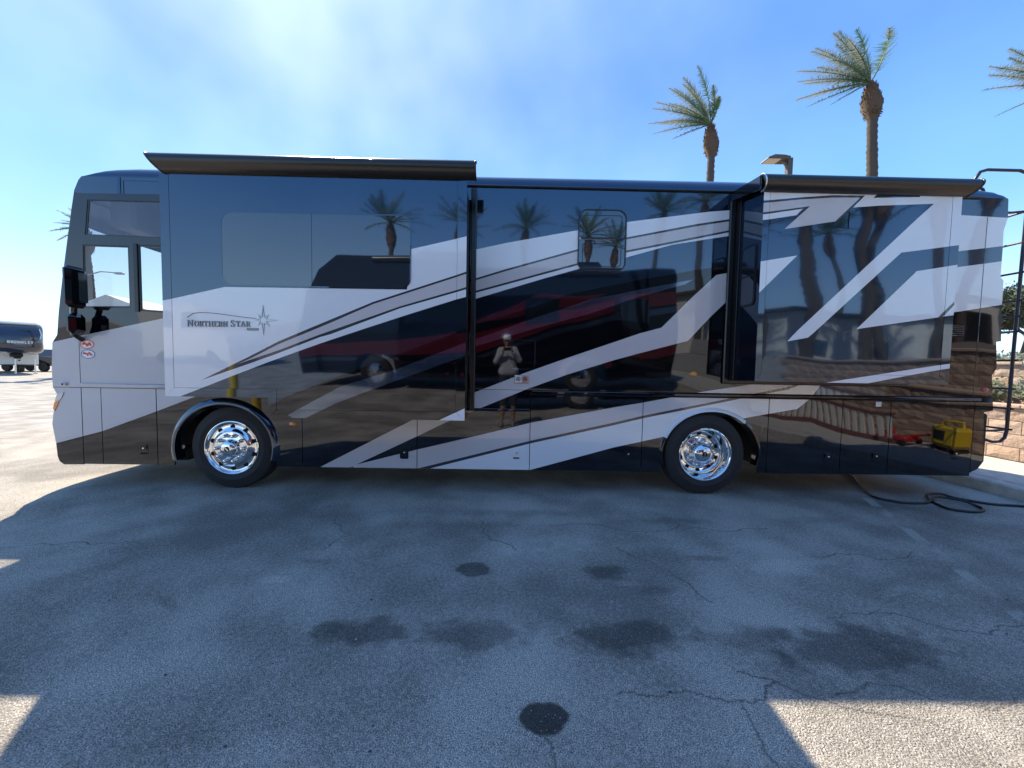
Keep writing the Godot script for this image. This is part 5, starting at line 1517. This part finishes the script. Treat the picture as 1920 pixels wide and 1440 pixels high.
func stand_in_railing() -> void:  # added stand-in for an unidentified striped object in the reflection
	var o := thing("stand_in_railing", "low white picket railing along the block wall, stand-in for an unidentified striped thing mirrored in the rear compartment doors", "railing", Vector3(7.2, 0.125, 0.6))
	var white := mat(lin(0.70, 0.69, 0.66), 0.6)
	var brown := mat(lin(0.20, 0.09, 0.08), 0.6)
	var mb := MB.new(); mb.b2(Vector3(7.17, 0.64, -1.6), Vector3(7.24, 0.70, 2.6), 0.01); part(o, "top_rail", mb.mesh(brown))
	mb = MB.new(); mb.b2(Vector3(7.16, 0.125, -1.6), Vector3(7.26, 0.22, 2.6), 0.01); part(o, "bottom_rail", mb.mesh(brown))
	for i in 24:
		mb = MB.new(); mb.b2(Vector3(7.185, 0.22, -1.55 + i * 0.174), Vector3(7.215, 0.64, -1.46 + i * 0.174), 0.004); part(o, "picket", mb.mesh(white))

func generator() -> void:
	var c := Vector3(7.36, 0.125, -2.35)
	var o := thing("portable_generator", "yellow portable generator on the pavement, mirrored in the rearmost compartment door", "generator", c)
	var mb := MB.new(); mb.box(c + Vector3(0, 0.25, 0), Vector3(0.36, 0.36, 0.5), 0.06); part(o, "housing", mb.mesh(M.yellow))
	mb = MB.new(); mb.tube([c + Vector3(0, 0.40, -0.2), c + Vector3(0, 0.52, -0.16), c + Vector3(0, 0.52, 0.16), c + Vector3(0, 0.40, 0.2)], 0.022, 8); part(o, "handle", mb.mesh(M.yellow))
	mb = MB.new(); mb.box(c + Vector3(-0.185, 0.27, 0.05), Vector3(0.012, 0.16, 0.2), 0.004); part(o, "control_panel", mb.mesh(M.trim))
	for z in [-0.18, 0.18]:
		mb = MB.new(); mb.box(c + Vector3(0, 0.035, z), Vector3(0.34, 0.07, 0.06), 0.01); part(o, "foot", mb.mesh(M.trim))
func jack() -> void:
	var c := Vector3(7.3, 0.125, -1.5)
	var o := thing("trolley_jack", "low red trolley jack on the pavement, mirrored beside the yellow generator", "jack", c)
	var mb := MB.new(); mb.box(c + Vector3(0, 0.10, 0), Vector3(0.22, 0.09, 0.6), 0.02); part(o, "frame", mb.mesh(M.red_plastic))
	mb = MB.new(); mb.box(c + Vector3(0, 0.19, 0.12), Vector3(0.10, 0.10, 0.26), 0.02, Basis(Vector3.RIGHT, 0.3)); part(o, "lifting_arm", mb.mesh(M.red_plastic))
	mb = MB.new(); mb.tube([c + Vector3(0, 0.15, -0.28), c + Vector3(0, 0.24, -0.75)], 0.02, 8); part(o, "handle", mb.mesh(M.red_plastic))
	for z in [-0.24, 0.24]:
		for x in [-0.13, 0.13]:
			mb = MB.new(); mb.lathe([Vector2(0, -0.02), Vector2(0.05, -0.02), Vector2(0.05, 0.02), Vector2(0, 0.02)], Transform3D(Basis(Vector3.BACK, PI / 2), c + Vector3(x, 0.05, z)), 16); part(o, "wheel", mb.mesh(M.chassis))
func bollard() -> void:
	var c := Vector3(-6.1, 0, 0.9)
	var o := thing("yellow_bollard", "yellow steel bollard with a brown base, mirrored low in the front slide-out", "bollard", c)
	var mb := MB.new(); mb.lathe([Vector2(0.09, 0.16), Vector2(0.09, 1.0), Vector2(0.07, 1.06), Vector2(0.0, 1.09)], Transform3D(Basis(), c), 20); part(o, "post", mb.mesh(M.yellow))
	mb = MB.new(); mb.lathe([Vector2(0.12, 0.0), Vector2(0.12, 0.15), Vector2(0.09, 0.17)], Transform3D(Basis(), c), 20); part(o, "base", mb.mesh(M.post))
func white_van(c: Vector3, turn: float) -> void:
	var o := thing("white_van", "white delivery van parked behind the photographer, mirrored in the silver front panels", "van", c)
	o.rotation.y = turn
	var white := mat(lin(0.74, 0.74, 0.73), 0.2, 0.0, 1.0)
	var mb := MB.new()
	mb.extrude(PackedVector2Array([Vector2(-2.8, 0.4), Vector2(2.6, 0.4), Vector2(2.75, 1.0), Vector2(2.5, 1.4), Vector2(1.7, 1.6), Vector2(1.1, 2.4), Vector2(0.8, 2.6), Vector2(-2.8, 2.6)]), -1.0, 1.0); part(o, "body", mb.mesh(white), true)
	mb = MB.new(); mb.extrude(PackedVector2Array([Vector2(1.55, 1.62), Vector2(1.05, 2.3), Vector2(0.3, 2.3), Vector2(0.3, 1.62)]), -1.008, -1.001); part(o, "side_window", mb.mesh(M.tint), true)
	for x in [-1.8, 1.7]:
		for z in [-0.92, 0.92]:
			mb = MB.new(); mb.lathe([Vector2(0, -0.12), Vector2(0.34, -0.12), Vector2(0.36, 0), Vector2(0.34, 0.12), Vector2(0, 0.12)], Transform3D(Basis(Vector3.RIGHT, PI / 2), Vector3(x, 0.36, z)), 24); part(o, "wheel", mb.mesh(M.tyre), true)

# ---------------------------------------------------------------- the photographer
# bones: from, to, radius at each end. The skin is where the smooth union of the tapered bones is zero, meshed as surface nets.
func bone_field(p: Vector3, bones: Array, k: float) -> float:
	var d := 9.0
	for b in bones:
		var ab: Vector3 = b[1] - b[0]
		var t := clampf((p - b[0]).dot(ab) / maxf(ab.length_squared(), 1e-9), 0, 1)
		var q: Vector3 = p - b[0] - ab * t
		if b.size() > 4: q = q * b[4]
		var e: float = q.length() - lerpf(b[2], b[3], t)
		var h := maxf(k - absf(d - e), 0.0) / k
		d = minf(d, e) - h * h * k * 0.25
	return d
func skin(mb: MB, bones: Array, cell: float, k: float) -> void:
	var lo := Vector3.ONE * 99; var hi := -lo
	for b in bones:
		for i in 2:
			var r: float = maxf(b[2], b[3]) * 1.5 + k * 0.3 + cell
			lo = lo.min(b[i] - Vector3.ONE * r); hi = hi.max(b[i] + Vector3.ONE * r)
	var n := Vector3i(((hi - lo) / cell).ceil()) + Vector3i.ONE
	var f := PackedFloat32Array()
	f.resize(n.x * n.y * n.z)
	f.fill(1.0)
	var near := {}
	var id := func(i: int, j: int, l: int) -> int: return (l * n.y + j) * n.x + i
	for b in bones:
		var r: float = maxf(b[2], b[3]) * 1.5 + k * 0.3 + cell * 2
		var a := Vector3i(((b[0].min(b[1]) - Vector3.ONE * r - lo) / cell).floor()).clamp(Vector3i.ZERO, n - Vector3i.ONE)
		var c := Vector3i(((b[0].max(b[1]) + Vector3.ONE * r - lo) / cell).ceil()).clamp(Vector3i.ZERO, n - Vector3i.ONE)
		for l in range(a.z, c.z + 1):
			for j in range(a.y, c.y + 1):
				for i in range(a.x, c.x + 1):
					var q: int = id.call(i, j, l)
					if near.has(q): continue
					var p := lo + Vector3(i, j, l) * cell
					var one: float = bone_field(p, [b], k)
					if one > k * 0.5 + cell * 2.5 or one < -k * 0.5 - cell * 2.5:
						if one < 0 and f[q] > 0: f[q] = -1.0
						continue
					near[q] = Vector3i(i, j, l)
					f[q] = bone_field(p, bones, k)
	var vert := {}
	for q in near:
		var g: Vector3i = near[q]
		if g.x >= n.x - 1 or g.y >= n.y - 1 or g.z >= n.z - 1: continue
		var s := Vector3.ZERO; var m := 0
		var cs := []
		for c in 8: cs.append(f[id.call(g.x + (c & 1), g.y + ((c >> 1) & 1), g.z + (c >> 2))])
		for e in [[0, 1], [2, 3], [4, 5], [6, 7], [0, 2], [1, 3], [4, 6], [5, 7], [0, 4], [1, 5], [2, 6], [3, 7]]:
			if (cs[e[0]] < 0) != (cs[e[1]] < 0):
				var t: float = cs[e[0]] / (cs[e[0]] - cs[e[1]])
				var pa := Vector3(e[0] & 1, (e[0] >> 1) & 1, e[0] >> 2); var pb := Vector3(e[1] & 1, (e[1] >> 1) & 1, e[1] >> 2)
				s += pa.lerp(pb, t); m += 1
		if m: vert[q] = lo + (Vector3(g) + s / m) * cell
	var norm := {}
	var sx := 1; var sy := n.x; var sz := n.x * n.y
	for q in vert:
		var g := Vector3.ZERO
		for c in 8:
			var e: float = f[q + (c & 1) * sx + ((c >> 1) & 1) * sy + (c >> 2) * sz]
			g += Vector3(1.0 if c & 1 else -1.0, 1.0 if c & 2 else -1.0, 1.0 if c & 4 else -1.0) * e
		norm[q] = g.normalized()
	var step := [1, n.x, n.x * n.y]
	for q in near:
		for a in 3:
			var o: int = q + step[a]
			if o >= f.size() or (f[q] < 0) == (f[o] < 0): continue
			var u: int = step[(a + 1) % 3]; var w: int = step[(a + 2) % 3]
			var c := [q, q - u, q - u - w, q - w]
			if not c.all(func(x): return vert.has(x)): continue
			if f[q] >= 0: c.reverse()
			mb.quads(vert[c[0]], vert[c[1]], vert[c[2]], vert[c[3]], norm[c[0]], norm[c[1]], norm[c[2]], norm[c[3]])

func photographer() -> void:
	var o := thing("person", "person in white cap, pale jacket and dark shorts raising a phone, mirrored in the side", "person", Vector3(0.0, 0, 0.32))
	var skin_m := mat(lin(0.42, 0.26, 0.18), 0.55)
	skin_m.subsurf_scatter_enabled = true; skin_m.subsurf_scatter_strength = 0.1
	var jacket := mat(lin(0.42, 0.44, 0.49), 0.85)
	var shorts := mat(lin(0.035, 0.04, 0.055), 0.85)
	var cap_m := mat(lin(0.66, 0.66, 0.64), 0.8)
	var V := func(x: float, y: float, z: float): return Vector3(x, y, z)
	# whole body, bent arms raised to the face
	var body := [
		[V.call(-0.09, 0.92, 0.0), V.call(0.09, 0.92, 0.0), 0.115, 0.115], [V.call(0, 0.95, 0.0), V.call(0, 1.15, 0.0), 0.125, 0.12], [V.call(-0.055, 1.15, 0.0), V.call(-0.06, 1.32, 0.0), 0.105, 0.10], [V.call(0.055, 1.15, 0.0), V.call(0.06, 1.32, 0.0), 0.105, 0.10],
		[V.call(-0.16, 1.38, 0.0), V.call(0.16, 1.38, 0.0), 0.065, 0.065], [V.call(0, 1.36, 0.0), V.call(0, 1.50, -0.01), 0.06, 0.052]]
	for s in [-1.0, 1.0]:
		body += [[V.call(0.09 * s, 0.90, 0.0), V.call(0.115 * s, 0.50, -0.015), 0.088, 0.056], [V.call(0.115 * s, 0.50, -0.015), V.call(0.125 * s, 0.36, 0.01), 0.056, 0.058], [V.call(0.125 * s, 0.36, 0.01), V.call(0.13 * s, 0.09, 0.02), 0.056, 0.036]]
		body += [[V.call(0.175 * s, 1.37, 0.0), V.call(0.255 * s, 1.16, -0.10), 0.052, 0.042], [V.call(0.255 * s, 1.16, -0.10), V.call(0.105 * s, 1.36, -0.255), 0.042, 0.027]]
	var mb := MB.new()
	skin(mb, body, 0.020, 0.05)
	# head with brow, nose, chin, ears
	var head := [[V.call(0, 1.60, 0.005), V.call(0, 1.64, 0.0), 0.083, 0.088], [V.call(0, 1.53, -0.045), V.call(0, 1.57, -0.04), 0.038, 0.05], [V.call(0, 1.585, -0.092), V.call(0, 1.555, -0.108), 0.010, 0.014], [V.call(-0.03, 1.615, -0.080), V.call(0.03, 1.615, -0.080), 0.014, 0.014],
		[V.call(-0.02, 1.527, -0.085), V.call(0.02, 1.527, -0.085), 0.008, 0.008], [V.call(-0.083, 1.60, 0.01), V.call(-0.086, 1.565, 0.005), 0.014, 0.010], [V.call(0.083, 1.60, 0.01), V.call(0.086, 1.565, 0.005), 0.014, 0.010], [V.call(0, 1.46, -0.005), V.call(0, 1.56, 0.0), 0.054, 0.06]]
	skin(mb, head, 0.010, 0.02)
	# hands: palm and five fingers each, closed on the edges of the phone
	for s in [-1.0, 1.0]:
		var w: Vector3 = V.call(0.105 * s, 1.36, -0.255)
		var hand := [[w, w + V.call(-0.006 * s, 0.05, -0.016), 0.024, 0.027], [w + V.call(-0.004 * s, 0.03, -0.012), w + V.call(-0.012 * s, 0.075, -0.014), 0.024, 0.022]]
		for i in 4:
			var b: Vector3 = w + V.call((-0.018 + 0.004 * i) * s, 0.095 - 0.016 * i, -0.034 + 0.012 * i)
			var ln: float = [0.040, 0.045, 0.042, 0.034][i]
			var c: Vector3 = b + V.call(-0.006 * s, 0.012, -0.018) * (ln / 0.04)
			hand += [[w + V.call(-0.008 * s, 0.055 - 0.008 * i, -0.02 + 0.006 * i), b, 0.0095, 0.009], [b, c, 0.009, 0.0085], [c, c + V.call(-ln * 0.75 * s, 0.006, 0.002), 0.0085, 0.007]]
		hand += [[w + V.call(-0.004 * s, 0.02, 0.004), w + V.call(-0.022 * s, 0.05, 0.018), 0.012, 0.010], [w + V.call(-0.022 * s, 0.05, 0.018), w + V.call(-0.034 * s, 0.082, 0.012), 0.010, 0.008]]
		skin(mb, hand, 0.0065, 0.008)
	part(o, "body", mb.mesh(skin_m), true)
	# clothing follows the same bones a little further out
	var coat := MB.new()
	var cb := [[V.call(-0.05, 1.00, 0.0), V.call(-0.06, 1.34, 0.0), 0.138, 0.118], [V.call(0.05, 1.00, 0.0), V.call(0.06, 1.34, 0.0), 0.138, 0.118], [V.call(-0.17, 1.385, 0.0), V.call(0.17, 1.385, 0.0), 0.072, 0.072], [V.call(-0.09, 0.90, 0.0), V.call(0.09, 0.90, 0.0), 0.14, 0.14]]
	for s in [-1.0, 1.0]: cb += [[V.call(0.178 * s, 1.375, 0.0), V.call(0.262 * s, 1.155, -0.10), 0.074, 0.064], [V.call(0.262 * s, 1.155, -0.10), V.call(0.135 * s, 1.32, -0.225), 0.062, 0.048]]
	skin(coat, cb, 0.020, 0.04)
	part(o, "jacket", coat.mesh(jacket), true)
	var sh := MB.new()
	var sb := []
	for s in [-1.0, 1.0]: sb.append([V.call(0.09 * s, 0.86, 0.0), V.call(0.118 * s, 0.54, -0.012), 0.118, 0.088])
	skin(sh, sb, 0.020, 0.03)
	part(o, "shorts", sh.mesh(shorts), true)
	var cp := MB.new()
	cp.lathe([Vector2(0.098, 1.645), Vector2(0.100, 1.67), Vector2(0.092, 1.71), Vector2(0.065, 1.742), Vector2(0.0, 1.752)], Transform3D(Basis(), Vector3(0, 0, 0.004)), 28)
	for i in 10:
		var a := deg_to_rad(195 + 15.0 * i); var b := deg_to_rad(195 + 15.0 * (i + 1))
		var f := func(q: float, r: float, y: float): return Vector3(cos(q) * 0.098, y, sin(q) * 0.098 * 1.0 + minf(sin(q), 0) * r)
		cp.quad(f.call(a, 0.0, 1.652), f.call(b, 0.0, 1.652), f.call(b, 0.075, 1.640), f.call(a, 0.075, 1.640))
	part(o, "cap", cp.mesh(cap_m), true)
	for s in [-1.0, 1.0]:
		var sp := MB.new()
		skin(sp, [[V.call(0.13 * s, 0.045, 0.03), V.call(0.135 * s, 0.035, -0.12), 0.046, 0.034], [V.call(0.13 * s, 0.09, 0.02), V.call(0.13 * s, 0.04, 0.02), 0.044, 0.046]], 0.012, 0.03)
		for i in sp.v.size(): sp.v[i].y = maxf(sp.v[i].y, 0.003)
		part(o, "shoe", sp.mesh(mat(lin(0.20, 0.20, 0.21), 0.7)), true)
	var hair := MB.new()
	skin(hair, [[V.call(-0.05, 1.63, 0.05), V.call(0.05, 1.63, 0.05), 0.055, 0.055], [V.call(0, 1.60, 0.055), V.call(0, 1.54, 0.06), 0.05, 0.035]], 0.012, 0.02)
	part(o, "hair", hair.mesh(mat(lin(0.03, 0.02, 0.015), 0.6)), true)
	# the phone in the hands
	var ph := thing("phone", "dark phone held up in both hands of the photographer", "phone", Vector3(0, 1.42, 0.02))
	mb = MB.new(); mb.box(Vector3(0, 0.0, 0.0), Vector3(0.148, 0.072, 0.008), 0.003); part(ph, "case", mb.mesh(M.trim), true)
	mb = MB.new(); mb.box(Vector3(0, 0.0, 0.0046), Vector3(0.140, 0.065, 0.001)); part(ph, "screen", mb.mesh(M.tint), true)
	mb = MB.new(); mb.lathe([Vector2(0.008, 0.0), Vector2(0.008, 0.003), Vector2(0, 0.003)], Transform3D(Basis(Vector3.RIGHT, -PI / 2), Vector3(0.0, 0.026, -0.0042)), 14); part(ph, "lens", mb.mesh(M.trim), true)
